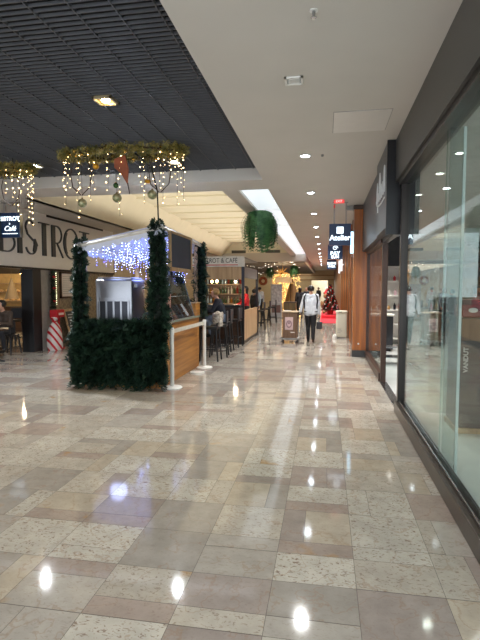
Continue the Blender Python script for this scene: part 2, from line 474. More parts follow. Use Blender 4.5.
# projecting sign boxes over the doorway
b = MB((.95, 7.9, 2.5)); b.box(.80, 1.15, 6.75, 8.1, 2.47, ZC - .005, .005)
o = b.build('fascia_sign_box', M_fascia2); struct(o); o.name = 'wall_right'
b = MB(); b.box(.79, 1.152, 6.72, 6.752, 2.36, ZC - .003); struct(b.build('trim_7', M_black))
b = MB(); b.box(.86, 1.15, 8.1, 11.75, 2.5, ZC); struct(b.build('wall_right', M_fascia2))
b = MB((.80, 7.5, 2.85))
def fs_(u, v): return (.8005, u, v)
def script(pts, w=.03): b.ribbon(pts, w, fs_, (-.012, 0, 0))
for (u0, up, dn) in ((7.0, .36, 0), (7.2, .18, 0), (7.38, .18, .0), (7.56, .38, 0), (7.74, .18, .16), (7.9, .3, 0)):
    script([(u0 + .11 * q - .02 * math.sin(q * 6), 2.98 + up * math.sin(PI * q) - dn * q) for q in [k / 14 for k in range(15)]], .034)
    script([(u0 + .1, 2.98), (u0 + .15, 2.97), (u0 + .2, 3.02)], .02)
script([(6.98, 2.9), (7.35, 2.88), (7.75, 2.9), (8.0, 2.95)], .018)
tag(b.build('script_logo', mat('pale_letter', (222, 226, 226), 0.4)), 'pale handwritten script lettering on the grey fascia over the doorway', 'sign lettering')

# wooden pillar and slatted wall
t = thing('wooden_pillar', 'tall amber wooden pillar beside the right hand shop window', 'pillar', (.83, 11.95, 0))
b = MB((.83, 11.95, 0))
b.box(.66, 1.0, 11.76, 12.1, .16, 3.5, .008)
for xx in (.745, .83, .915): b.box(xx - .003, xx + .003, 11.757, 11.765, .16, 3.5)
b.build('shaft', M_woodO, t)
b = MB((.83, 11.95, 0)); b.box(.655, 1.005, 11.755, 12.105, 0, .16, .006); b.build('plinth', mat('plinth_dark', (58, 56, 56), .4), t)
b = MB((.83, 11.95, 0)); b.box(.645, 1.01, 11.745, 12.11, 3.5, 3.6, .006); b.build('cap', M_woodD, t)
b = MB((.83, 11.95, 0)); b.lathe([(.0, 0), (.022, 0), (.022, .012), (.0, .014)], (.8, 11.758, .32), 12, rotm('X', PI / 2)); b.build('button', M_white, t)
b = MB()
y = 12.4
while y < 24:
    b.mi = int(y / .95) % 2; b.box(.76, 1.0, y, y + .26, 0, ZC, .008); y += .95  # lit and shaded fin faces put into colour: amber and darker wood alternate
b.mi = 1; b.box(.98, 1.1, 12.1, 55, 0, ZC)
struct(b.build('wall_right', [M_woodO, M_woodShade]))

# ------------------------------------------------------------------ shop interior (behind the glass)
b = MB(); b.box(.97, 7, -1.5, 18, -.1, 0.0); struct(b.build('floor', M_shopfloor))
b = MB(); b.box(1.15, 7, -1.5, 18, 3.2, 3.25); struct(b.build('ceiling', mat('shop_ceiling', (196, 196, 192), .7)))
b = MB(); b.box(1.1, 7, 17.4, 17.6, 0, 3.2); b.box(1.1, 3.2, 15.0, 15.1, 2.3, 3.2)
struct(b.build('wall_shop_back', mat('shop_wall_grey', (66, 68, 70), .6)))
b = MB(); b.box(6.9, 7, -1.5, 17.6, 0, 3.2); struct(b.build('wall_shop_side', mat('shop_wall_dim', (60, 59, 56), .6)))

# cosmetics shelves seen through the doorway
shel = thing('display_shelf', 'tall white cosmetics shelving unit seen through the shop doorway', 'shelf', (1.75, 14.7, 0))
b = MB((1.75, 14.7, 0)); b.box(1.15, 3.2, 14.9, 14.98, 0, 2.28); b.box(1.15, 1.19, 14.5, 14.98, 0, 2.28); b.box(3.16, 3.2, 14.5, 14.98, 0, 2.28); b.build('carcass', M_white, shel)
for k in range(6):
    b = MB((1.75, 14.7, 0)); b.box(1.19, 3.16, 14.5, 14.9, .15 + k * .42, .18 + k * .42); b.build('shelf_board', M_white, shel)
cols = [mat('bottle_%d' % i, c, .25) for i, c in enumerate([(210, 60, 70), (40, 44, 50), (230, 226, 216), (196, 150, 90), (60, 80, 110), (226, 190, 196)])]
bn = 0
protoB = None
for k in range(2, 5):
    for i in range(13):
        xx = 1.28 + i * .145 + R.uniform(-.02, .02)
        c = R.choice(cols); hh = R.uniform(.12, .24)
        b = MB((xx, 14.62, .18 + k * .42)); b.lathe([(.035, 0), (.038, .01), (.038, hh * .7), (.016, hh * .8), (.016, hh)], (xx, 14.62, .18 + k * .42), 10)
        tag(b.build('cosmetic_bottle', c, None, True), 'small bottle on the white shelving seen through the shop doorway', 'bottle', 'bottles on the white shop shelving')
# dark sales counter
t = thing('sales_counter', 'low dark grey sales counter beyond the shop doorway', 'counter', (1.5, 13.2, 0))
b = MB((1.5, 13.2, 0)); b.box(1.2, 1.75, 12.9, 13.6, .06, .92, .01); b.build('body', mat('counter_dark', (52, 54, 60), .4), t)
b = MB((1.5, 13.2, 0)); b.box(1.18, 1.79, 12.86, 13.64, .92, .96, .006); b.build('worktop', M_white, t)
b = MB((1.5, 13.2, 0)); b.box(1.24, 1.7, 12.95, 13.55, 0, .06); b.build('plinth', M_black, t)
t = thing('wire_trolley', 'low chrome wire trolley standing before the dark sales counter', 'trolley', (1.5, 10.9, 0))
for z in (.14, .36):
    b = MB((1.5, 10.9, 0)); b.box(1.27, 1.75, 10.7, 11.1, z, z + .02); b.build('shelf', M_steel, t)
for sx in (1.29, 1.73):
    for sy in (10.72, 11.08):
        b = MB((1.5, 10.9, 0)); b.tube([(sx, sy, .05), (sx, sy, .5)], .012); b.ball((sx, sy, .03), .03, 2); b.build('leg', M_steel, t, True)
t = thing('display_plinth', 'white display block standing inside the right hand shop', 'display stand', (2.0, 11.4, 0))
b = MB((2.0, 11.4, 0)); b.box(1.85, 2.25, 11.2, 11.55, 0, .95, .01); b.build('block', M_white, t)
b = MB((2.0, 11.4, 0)); b.box(1.82, 2.28, 11.17, 11.58, .95, .985, .004); b.build('top', M_paper, t)
for i in range(3):
    b = MB((1.9 + i * .15, 11.4, .985)); xx = 1.9 + i * .15
    b.box(xx - .06, xx + .06, 11.34, 11.46, .985, 1.2, .006); o = b.build('carton', [M_paper, cols[0]][0]); 
    tag(o, 'small upright white carton on the white display block in the shop', 'box', 'cartons on the display block')
# black lounge chair with steel base
t = thing('lounge_chair', 'low black padded chair with chrome feet inside the right hand shop', 'chair', (2.2, 11.9, 0))
b = MB((2.2, 11.9, 0)); b.box(1.9, 2.42, 11.65, 12.15, .34, .48, .05, 3); b.build('seat', M_black, t, True)
b = MB((2.2, 11.9, 0)); b.box(1.9, 2.42, 12.05, 12.18, .42, .82, .05, 3, ); b.build('backrest', M_black, t, True)
for sx in (-1, 1):
    b = MB((2.2, 11.9, 0)); b.tube([(2.16 + sx * .2, 11.7, .36), (2.16 + sx * .24, 11.66, .012), (2.16 + sx * .24, 12.14, .012), (2.16 + sx * .2, 12.1, .36)], .014); b.build('leg', M_chrome, t, True)
# dark display cabinet near the glass with vertical lettering and red box
CX, CY = 1.8, 5.8
t = thing('display_cabinet', 'dark brown display cabinet with vertical white lettering behind the near shop glass', 'cabinet', (CX, CY, 0))
b = MB((CX, CY, 0)); b.box(1.50, 3.2, 5.75, 6.25, .0, 1.32, .006); cb_ = b.build('body', mat('cabinet_umber', (52, 45, 40), .45, var=.3), t)
b = MB((CX, CY, 0)); b.box(1.48, 3.2, 5.72, 6.25, .0, .06, .004); b.build('plinth', M_woodL, t)
b = MB((CX, CY, 0)); b.box(1.52, 3.18, 5.735, 5.752, 1.06, 1.3); b.build('drawer_front', M_woodB, cb_)
b = MB((CX, CY, 0)); b.text('VANDUT', .07, Matrix.Translation((1.575, 5.744, .84)) @ rotm('Y', -PI / 2) @ rotm('X', PI / 2), .01, bold=.002); b.build('lettering', mat('vinyl_white', (176, 176, 172), .5), cb_)
t = thing('gift_box', 'dark red box with a pale oval label on the dark display cabinet', 'box', (1.9, 5.95, 1.32))
b = MB((1.9, 5.95, 1.32)); b.box(1.53, 2.2, 5.77, 6.15, 1.32, 1.48, .01); b.build('carton', mat('oxblood', (118, 28, 34), .4), t)
b = MB((1.9, 5.95, 1.32)); b.box(1.525, 2.205, 5.765, 6.155, 1.46, 1.52, .008); b.build('lid', mat('oxblood_dark', (60, 26, 30), .4), t)
b = MB((1.9, 5.95, 1.32)); b.lathe([(.0, 0), (.05, 0), (.05, .006), (.0, .006)], (1.64, 5.763, 1.40), 24, rotm('X', PI / 2) @ Matrix.Diagonal((1.0, .55, 1, 1))); b.build('label_plate', M_paper, t)
# white counter block low in the shop window and white paper bag
for i, (x0, y0) in enumerate(((2.6, 7.6), (3.3, 9.8))):
    t = thing('shop_shelf', ['grey shelving gondola behind the display cabinet', 'grey shelving gondola farther back in the right hand shop'][i], 'shelf', (x0, y0, 0))
    b = MB((x0, y0, 0)); b.box(x0 - .5, x0 + .6, y0 - .02, y0 + .02, 0, 1.5); b.build('back_panel', M_grey, t)
    for k in range(4):
        b = MB((x0, y0, 0)); b.box(x0 - .5, x0 + .6, y0 - .35, y0, .1 + k * .38, .13 + k * .38); b.build('shelf_board', M_grey, t)
for i, (xx, yy) in enumerate(((1.5, 5.95), (1.5, 6.95), (1.5, 8.45), (1.7, 12.6))):
    t = thing('spot_light', 'round ceiling spot inside the right hand shop, %s from the front' % ORD[i], 'lamp', (xx, yy, 3.2))
    b = MB((xx, yy, 3.2)); b.lathe([(.05, -.02), (.07, -.02), (.07, 0), (.05, 0)], (xx, yy, 3.2), 20); b.build('trim_ring', M_white, t, True)
    b = MB((xx, yy, 3.2)); b.lathe([(0, -.015), (.05, -.015), (.05, -.005), (0, -.005)], (xx, yy, 3.2), 20); b.build('lens', emis('shop_lens', (250, 246, 235), 12), t)
    lamp('SPOT', 'spot_lamp', (xx, yy, 3.16), [70, 80, 110, 420][i], (1, .97, .92), .06, (0, 0, 0), t, 120, .6)

# ------------------------------------------------------------------ ceiling fittings
proto = None
ys = [7.3, 10.1, 12.9, 15.75, 18.7, 21.8, 24.6, 27.5, 30.4, 33.3, 36.2, 39.0, 42.0]
for i, yy in enumerate([1.7] + ys):
    lab = 'round cool white ceiling downlight of the long row, %s seen along the hall' % ORD[i - 1] if i else 'round cool white ceiling downlight overhead, before the first one seen'
    if proto is None:
        proto = thing('ceiling_downlight', lab, 'lamp', (-.31, yy, ZC), 0, 'downlights along the white ceiling')
        b = MB(); b.lathe([(.062, -.012), (.085, -.012), (.09, -.004), (.09, 0.004), (.062, .004)], (0, 0, 0), 24); b.build('trim_ring', M_white, proto, True)
        b = MB(); b.lathe([(.0, -.008), (.06, -.008), (.062, -.002), (0, -.002)], (0, 0, 0), 24); b.build('lens', M_lensC, proto)
        o = proto
    else: o = dup(proto, (-.31, yy, ZC), 0, lab)
    lamp('SPOT', 'downlight_lamp', (-.31, yy, ZC - .03), 105 if yy < 9 else 190 if yy < 12 else 280 if yy < 30 else 240, (1, .985, .96), .08, (0, 0, 0), o, 128, .75)
gl = [(-2.5, 5.31, M_lensW, (1, .84, .55), 'square warm ceiling light glowing in the dark louvred ceiling', 120), (-5.05, 7.84, M_lensC, (.9, .95, 1), 'square cool light at the left of the dark louvred ceiling', 430),
      (-2.55, 8.01, M_lensC, (.9, .95, 1), 'square cool light in the louvred ceiling behind the hanging garland', 120), (-5.1, 2.6, M_lensW, (1, .84, .55), 'square warm light of the louvred ceiling above the left foreground', 120)]
for (xx, yy, m, c, lab, pw) in gl:
    t = thing('recessed_light', lab, 'lamp', (xx, yy, 3.78))
    b = MB((xx, yy, 3.78)); s = .115
    for (x0, x1, y0, y1) in ((-s, s, -s, -s + .025), (-s, s, s - .025, s), (-s, -s + .025, -s, s), (s - .025, s, -s, s)): b.box(xx + x0, xx + x1, yy + y0, yy + y1, 3.775, 3.80)
    b.box(xx - s, xx + s, yy - s, yy + s, 3.80, 3.806)
    b.build('square_frame', mat('lamp_frame', (176, 160, 126), .3, metal=.4), t)
    b = MB((xx, yy, 3.78)); b.ball((xx, yy, 3.79), .05, 2, (1, 1, .4)); b.build('bulb', m, t, True)
    lamp('SPOT', 'recessed_lamp', (xx, yy, 3.74), pw, c, .05, (0, 0, 0), t, 130, .7)

t = thing('ceiling_vent', 'small square white ceiling grille on the bare white ceiling', 'vent', (-.31, 4.68, ZC))
b = MB((-.31, 4.68, ZC)); s = .085
for (x0, x1, y0, y1) in ((-s, s, -s, -s + .02), (-s, s, s - .02, s), (-s, -s + .02, -s, s), (s - .02, s, -s, s)): b.box(-.31 + x0, -.31 + x1, 4.68 + y0, 4.68 + y1, ZC - .015, ZC)
b.build('frame', M_white, t)
b = MB((-.31, 4.68, ZC)); b.box(-.31 - .065, -.31 + .065, 4.68 - .065, 4.68 + .065, ZC - .004, ZC); b.build('backing', mat('vent_grey', (120, 120, 118), .6), t)
b = MB((-.31, 4.68, ZC)); b.box(-.31 - .045, -.31 + .045, 4.68 - .045, 4.68 + .045, ZC - .012, ZC - .004)
for k in range(5): b.box(-.31 - .06, -.31 + .06, 4.62 + k * .03, 4.625 + k * .03, ZC - .012, ZC - .004)
b.build('louvre', M_white, t)
t = thing('access_panel', 'flat rectangular access hatch in the white ceiling', 'ceiling hatch', (.39, 5.95, ZC))
b = MB((.39, 5.95, ZC)); b.box(.07, .71, 5.58, 6.31, ZC - .004, ZC); b.build('frame', mat('hatch_edge', (150, 145, 138), .5), t)
b = MB((.39, 5.95, ZC)); b.box(.078, .702, 5.588, 6.302, ZC - .007, ZC - .003); b.build('panel', mat('hatch_paint', (212, 207, 199), .35, var=.03), t)
t = thing('sprinkler', 'small metal sprinkler head at the top of the white ceiling', 'sprinkler', (-.1, 3.56, ZC))
b = MB((-.1, 3.56, ZC)); b.lathe([(.03, -.006), (.03, 0)], (-.1, 3.56, ZC), 18); b.build('rosette', M_white, t, True)
b = MB((-.1, 3.56, ZC)); b.lathe([(.009, -.045), (.012, -.02), (.012, -.006)], (-.1, 3.56, ZC), 12); b.lathe([(.02, -.052), (.02, -.047), (.008, -.045)], (-.1, 3.56, ZC), 12); b.build('head', M_steel, t, True)
b = MB((-.06, 7.3, ZC)); b.lathe([(.0, -.03), (.018, -.028), (.022, 0)], (-.06, 7.3, ZC), 14)
tag(b.build('smoke_detector', M_grey, None, True), 'tiny round smoke detector beside the downlights', 'detector')
t = thing('exit_sign', 'small glowing red exit sign under the white ceiling', 'sign', (.285, 11.0, ZC))
b = MB((.285, 11.0, ZC)); b.box(.17, .40, 11.0, 11.03, 3.52, 3.6, .004); b.build('light_box', emis('exit_red', (240, 80, 76), 0.45), t)
b = MB((.285, 11.0, ZC)); b.text('EXIT', .068, Matrix.Translation((.285, 10.996, 3.56)) @ rotm('X', PI / 2), .004); b.build('lettering', emis('exit_letters', (255, 200, 195), 1.2), t)
t = thing('ceiling_box', 'pale grey slatted ceiling box beside the red exit sign', 'vent', (.63, 11.9, ZC))
b = MB((.63, 11.9, ZC)); b.box(.46, .64, 11.86, 11.96, 3.5, 3.6, .004); b.build('housing', M_grey, t)
b = MB((.63, 11.9, ZC))
for k in range(4): b.box(.47, .63, 11.852, 11.862, 3.512 + k * .022, 3.52 + k * .022)
b.build('slat', M_white, t)

# ------------------------------------------------------------------ hanging blade signs on the right
def blade(y, kind, label):
    x0, x1, z0, z1 = .08, .565, 2.62, 3.11
    t = thing('hanging_sign', label, 'sign', (.34, y, z0))
    off = (.34, y, z0)
    b = MB(off); b.box(x0, x1, y, y + .09, z0, z1, .006); lb_ = b.build('light_box', M_navy, t)
    b = MB(off)
    for xx in (x0 + .11, x1 - .11): b.box(xx - .018, xx + .018, y + .025, y + .065, z1, ZC)
    b.box(x0 + .07, x1 - .07, y + .02, y + .07, ZC - .015, ZC); b.build('hanger', M_chrome, t)
    def T(xx, zz): return Matrix.Translation((xx, y - .004, zz)) @ rotm('X', PI / 2)
    cx = (x0 + x1) / 2
    b = MB(off)
    if kind == 0:
        b.text('Atelier', .165, T(cx, z0 + .17), .008, bold=.004)
        b.build('lettering', M_letter, lb_)
        b = MB(off); b.box(cx - .075, cx + .075, y - .006, y, z0 + .27, z0 + .42); em_ = b.build('emblem', M_letter, lb_)
        b = MB(off)
        b.ribbon([(cx - .03, z0 + .30), (cx, z0 + .39), (cx + .03, z0 + .30)], .014, lambda u, v: (u, y - .007, v), (0, -.004, 0)); b.build('emblem_mark', M_navy, lb_)
    elif kind == 1:
        b.text('BAY', .17, T(cx, z0 + .19), .008, bold=.006); b.text('SUN', .13, T(cx, z0 + .07), .008, bold=.005); b.build('lettering', M_letter, lb_)
        b = MB(off)
        pts = [(cx + .09 * math.cos(a) * (1 - a / 12), z0 + .37 + .08 * math.sin(a) * (1 - a / 12)) for a in [k * .35 for k in range(26)]]
        b.ribbon(pts, .02, lambda u, v: (u, y - .002, v), (0, -.006, 0)); em_ = b.build('emblem', M_letter, lb_)
    else:
        b.text('SUSHI', .17, T(cx, z0 + .3), .008, bold=.006); b.text('WOK', .15, T(cx, z0 + .14), .008, bold=.005); b.build('lettering', M_letter, lb_)
    return t
blade(11.3, 0, 'navy hanging sign reading Atelier beside the wooden pillar')
blade(16.6, 1, 'navy hanging sign with round emblem below and behind the Atelier sign')
blade(25.5, 2, 'lowest looking navy hanging sign, farthest of the three above the corridor')
t = thing('light_strip_sign', 'narrow glowing pale blue light box between the Atelier sign and the pillar', 'light box', (.70, 12.4, 2.55))
b = MB((.70, 12.4, 2.55)); b.box(.60, .735, 12.14, 12.2, 2.50, 3.02, .01); b.build('light_box', emis('ice_light', (180, 225, 255), 2.6), t)
b = MB((.70, 12.4, 2.55)); b.box(.735, .76, 12.13, 12.21, 2.48, 3.04); b.build('bracket', M_frame, t)
for i, yy in enumerate((20.5, 23.5)):
    b = MB((.58, yy, 1.9)); b.box(.62, .70, yy, yy + .05, 2.35, 2.95, .006)
    b.box(.70, .75, yy + .01, yy + .04, 2.6, 2.64)
    tag(b.build('wall_light', emis('strip_white', (235, 235, 235), 1.0)), ['upright white wall light on the slatted wood wall, nearer of two', 'upright white wall light on the slatted wood wall, farther of two'][i], 'lamp')

# ------------------------------------------------------------------ litter bin
t = thing('litter_bin', 'cream rounded litter bin standing by the slatted wooden wall', 'bin', (.55, 16.2, 0))
b = MB((.55, 16.2, 0)); b.box(.37, .73, 16.02, 16.36, .03, .84, .05, 4); b.build('body', M_bin, t, True)
b = MB((.55, 16.2, 0)); b.box(.365, .735, 16.015, 16.365, .82, .905, .03, 3); ld_ = b.build('lid', M_bin, t, True)
b = MB((.55, 16.2, 0)); b.box(.44, .56, 16.010, 16.02, .855, .875); b.build('lid_mark', M_frame, ld_)
b = MB((.55, 16.2, 0)); b.box(.39, .71, 16.05, 16.33, 0, .035); b.build('base', M_grey, t)
b = MB((.55, 16.2, 0))
for k in range(3): b.box(.41, .41 + (.13, .16, .1)[k], 16.016, 16.022, .30 - k * .06, .315 - k * .06)
b.build('printed_lines', M_grey, t)
b = MB((.33, 15.98, 0)); b.lathe([(.0, 0), (.075, .0), (.08, .04), (.06, .11), (.03, .14), (0, .15)], (.33, 15.98, 0), 16)
tag(b.build('white_dome', M_white, None, True), 'small white dome on the floor at the foot of the cream bin', 'bollard')

# ------------------------------------------------------------------ foliage helpers
def sprig(b, base, d, length, w, n=7, droop=0.0):
    """a fir tip: short stem with needles blades either side"""
    d = V(d).normalized(); s = d.orthogonal().normalized()
    s = Matrix.Rotation(R.uniform(0, 2 * PI), 3, d) @ s
    u = d.cross(s)
    fs = []
    for i in range(n):
        t = (i + .5) / n
        p = V(base) + d * (length * t) + V((0, 0, -droop * t * t))
        for sg in (-1, 1):
            dd = (d * .8 + s * sg + u * R.uniform(-.4, .4)).normalized() * w * (1.15 - .6 * t)
            q = d.cross(dd).normalized().cross(dd).normalized() * (w * .16)
            v = [b.bm.verts.new(p - q * .5), b.bm.verts.new(p + dd * .6 - q), b.bm.verts.new(p + dd), b.bm.verts.new(p + dd * .6 + q)]
            fs.append(b.bm.faces.new(v))
    tip = V(base) + d * length + V((0, 0, -droop))
    v = [b.bm.verts.new(tip - s * w * .15), b.bm.verts.new(tip + s * w * .15), b.bm.verts.new(tip + d * w * .7)]
    fs.append(b.bm.faces.new(v))
    b._take(fs)

def garland_post(name, label, p0, p1, r0, r1, n=420, mats=None):
    t = thing(name, label, 'garland', p0)
    p0 = V(p0); p1 = V(p1)
    b = MB(p0); b.tube([p0, p1], [r0 * .35, r1 * .35], 8); b.build('core', mat('twig_brown', (26, 34, 26), .8), t)
    b = MB(p0)
    for i in range(n):
        k = R.random(); p = p0.lerp(p1, k); r = r0 + (r1 - r0) * k
        a = R.uniform(0, 2 * PI); el = R.uniform(-.5, .55)
        d = V((math.cos(a), math.sin(a), el))
        q = p + d * r * .3
        if abs(q.y - 7.4) > 9: pass
        sprig(b, q, d, r * R.uniform(.5, .8) * (1.5 if R.random() < .22 else 1), .075, 6, .02)
    b.build('foliage', M_fir, t)
    return t

# ------------------------------------------------------------------ kiosk
KX0, KX1, KY0, KY1 = -4.0, -2.62, 7.45, 9.85
t = kio = thing('market_kiosk', 'open wooden market kiosk with white canopy in the middle of the hall', 'kiosk', (-3.34, 8.65, 0))
KO = (-3.34, 8.65, 0)
b = MB(KO); b.box(KX0, KX1, KY0, KY1, 0, .1, .005); b.build('plinth', M_woodA, t)
HT = {(0, 0): 2.36, (1, 0): 2.64, (1, 1): 2.56, (0, 1): 2.32}
for (i, j), h in HT.items():
    x = (KX0 + .04, KX1 - .04)[i]; y = (KY0 + .04, KY1 - .04)[j]
    b = MB(KO); b.box(x - .035, x + .035, y - .035, y + .035, .1, h - .05, .004); b.build('post', M_woodL, t)
b = MB(KO); b.box(KX0, KX1, KY0, KY0 + .04, .1, .98); b.build('front_panel', M_woodA, t)
b = MB(KO); b.box(KX1 - .04, KX1, KY0 + .04, KY1, .1, 1.04)
for k in range(1, 4): b.box(KX1, KX1 + .004, KY0 + .04, KY1, .1 + k * .235, .106 + k * .235)
b.build('side_panel', M_woodA, t)
b = MB(KO); b.box(KX0, KX0 + .04, KY0 + .04, KY1, .1, 1.0); b.build('side_panel', M_woodA, t)
b = MB(KO); b.box(KX1 - .42, KX1 + .06, KY0 + .1, KY1 + .02, 1.05, 1.09, .008); b.box(KX0 - .02, KX1 - .44, KY0, KY0 + .98, .99, 1.03, .006); b.build('counter', mat('counter_sage', (140, 150, 134), .3, var=.1), t)
# canopy : frame bars + cloth (slightly warped sheet with thickness)
ov = .06
A = {k: V(((KX0 - ov, KX1 + ov)[k[0]], (KY0 - ov, KY1 + ov)[k[1]], HT[k])) for k in HT}
b = MB(KO)
for p, q in (((0, 0), (1, 0)), ((1, 0), (1, 1)), ((1, 1), (0, 1)), ((0, 1), (0, 0))):
    b.tube([A[p] - V((0, 0, .03)), A[q] - V((0, 0, .03))], .035, 4)
b.build('roof_frame', mat('roof_frame_white', (214, 208, 198), .5), t)
b = MB(KO); n = 10
gr = [[b.bm.verts.new(A[(0, 0)].lerp(A[(1, 0)], i / n).lerp(A[(0, 1)].lerp(A[(1, 1)], i / n), j / n) + V((0, 0, .01 + .06 * math.sin(PI * i / n) * math.sin(PI * j / n)))) for i in range(n + 1)] for j in range(n + 1)]
for j in range(n):
    for i in range(n): b.bm.faces.new((gr[j][i], gr[j][i + 1], gr[j + 1][i + 1], gr[j + 1][i]))
g = bmesh.ops.extrude_face_region(b.bm, geom=list(b.bm.faces))
bmesh.ops.translate(b.bm, verts=[v for v in g['geom'] if isinstance(v, bmesh.types.BMVert)], vec=(0, 0, .012))
cn_ = b.build('canopy', M_canopy, t, True)
# back wall of gauze behind stall: scalloped valance on the front and right edge
b = MB(KO)
def valance(p, q, n, drop):
    for i in range(n):
        a = p.lerp(q, i / n); c = p.lerp(q, (i + 1) / n); m = (a + c) / 2
        pts = [a, a - V((0, 0, drop * .6)), a.lerp(c, .25) - V((0, 0, drop * .92)), m - V((0, 0, drop)), a.lerp(c, .75) - V((0, 0, drop * .92)), c - V((0, 0, drop * .6)), c]
        nr = (q - p).cross(V((0, 0, 1))).normalized() * .006
        b.prism(pts, nr)
dz = V((0, 0, -.05))
valance(A[(0, 0)] + dz, A[(1, 0)] + dz, 9, .11); valance(A[(1, 1)] + dz, A[(0, 1)] + dz, 9, .11); valance(A[(0, 1)] + dz, A[(0, 0)] + dz, 12, .11)
b.build('valance', M_canopy, cn_)
b = MB(A[(1, 0)]); b.tube([A[(1, 0)] + V((-.08, .06, 0.03)), A[(1, 0)] + V((-.09, .05, .55)), A[(1, 0)] + V((-.16, 0, .9)), V((-2.82, 6.96, 3.66))], [.012, .012, .013, .014], 8); tag(b.build('cable', M_wire, None, True), 'dark cable curving down from the light garland to the kiosk corner', 'cable')

# icicle lights
il = thing('icicle_lights', 'curtain of blue and white icicle lights under the kiosk canopy', 'string lights', (-3.34, 8.4, 2.3))
IO = (-3.34, 8.4, 2.3)
def roofz(x, y):
    i = (x - KX0) / (KX1 - KX0); j = (y - KY0) / (KY1 - KY0)
    return (HT[(0, 0)] * (1 - i) + HT[(1, 0)] * i) * (1 - j) + (HT[(0, 1)] * (1 - i) + HT[(1, 1)] * i) * j
for r_, yy in enumerate((7.62, 7.95, 8.3, 8.65, 9.0, 9.35)):
    for k in range(16):
        xx = KX0 + .06 + k * .083 + R.uniform(-.03, .03)
        zt = roofz(xx, yy) - .04
        ln = R.uniform(.12, .34) + (.1 if r_ > 1 else 0) + (.35 if r_ > 3 and k > 5 else 0)
        if r_ == 0: ln *= .6
        b = MB(IO); b.tube([(xx, yy, zt), (xx, yy, zt - ln)], .002, 4)
        nb = max(3, int(ln / .045))
        for q in range(nb):
            b.mi = 2 if R.random() < .34 else 1
            b.ball((xx + R.uniform(-.012, .012), yy + R.uniform(-.012, .012), zt - ln * (q + .7) / nb), R.uniform(.004, .0085), 1)
        b.build('light_strand', [M_wire, M_bulbC, M_bulbB], il)
for (xx, yy, c, p) in ((-3.6, 7.9, (.45, .55, 1), 5), (-3.1, 8.5, (.3, .38, 1), 7), (-3.5, 9.2, (.4, .5, 1), 5)):
    lamp('POINT', 'icicle_glow', (xx, yy, 1.98), p, c, .15, parent=il)

# fir hedge on the front of the kiosk
t = thing('fir_hedge', 'thick dark green fir hedge covering the kiosk front', 'hedge', (-3.35, 7.35, 0.0))
b = MB((-3.35, 7.35, 0))
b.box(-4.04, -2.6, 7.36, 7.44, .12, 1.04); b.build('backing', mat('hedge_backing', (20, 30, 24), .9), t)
b = MB((-3.35, 7.35, 0))
for i in range(1500):
    x = R.uniform(-4.02, -2.56); z = R.uniform(.17, 1.06)
    y = 7.4 - R.uniform(0, .06)
    d = V((R.uniform(-.55, .55), -1, R.uniform(-.9, .35)))
    if x < -3.95: d.x -= .5
    if x > -2.68: d.x += .5
    sprig(b, (x, y, z), d, R.uniform(.13, .24), .105, 7, .06)
for i in range(380):
    x = R.uniform(-4.06, -2.58)
    sprig(b, (x, 7.4 + R.uniform(-.05, .04), 1.03), (R.uniform(-.6, .6), R.uniform(-.7, 0), R.uniform(.4, 1)), R.uniform(.06, .13), .06, 6)
for i in range(260):
    z = R.uniform(.15, 1.0)
    sprig(b, (-4.04, R.uniform(7.36, 7.46), z), (-1, R.uniform(-.5, .2), R.uniform(-.8, .3)), R.uniform(.07, .14), .06, 6, .03)
    sprig(b, (-2.6, R.uniform(7.30, 7.44), z), (.7, R.uniform(-.9, 0), R.uniform(-.8, .3)), R.uniform(.05, .12), .06, 6, .03)
b.build('foliage', M_fir, t)
garland_post('fir_garland', 'dark fir garland round the front left kiosk post', (-4.0, 7.40, .98), (-3.99, 7.42, 2.45), .125, .085, 420)
garland_post('fir_garland', 'dark fir garland round the front right kiosk post', (-2.65, 7.42, .98), (-2.65, 7.42, 2.70), .2, .095, 620)
garland_post('fir_garland', 'dark fir garland round the rear right kiosk post', (-2.6, 9.88, 1.1), (-2.6, 9.88, 2.56), .145, .11, 420)
t = thing('stainless_machine', 'boxy stainless steel roasting machine behind the fir hedge', 'machine', (-3.52, 8.05, 1.03))
MO = (-3.52, 8.05, 1.03)
b = MB(MO); b.box(-3.93, -3.25, 7.8, 8.4, 1.03, 1.80, .035, 4); hs_ = b.build('housing', M_machine, t, True)
b = MB(MO); b.box(-3.90, -3.28, 7.83, 8.37, 1.79, 1.835, .015); b.build('lid', M_machine, t, True)
b = MB(MO); b.box(-3.87, -3.31, 7.792, 7.802, 1.10, 1.42)
b.build('recess_panel', mat('slot_dark', (60, 62, 70), .4, metal=.6), hs_)
for k in range(5):
    b = MB(MO); b.box(-3.875 + k * .135, -3.84 + k * .135, 7.784, 7.796, 1.09, 1.43, .004); b.build('rib', M_machine, hs_)
b = MB(MO); b.box(-3.87, -3.31, 7.79, 7.802, 1.44, 1.48); b.build('trim_rail', M_machine, t)
b = MB(MO); b.box(-3.252, -3.235, 7.9, 8.0, 1.66, 1.72, .004); b.build('dial', M_white, hs_)
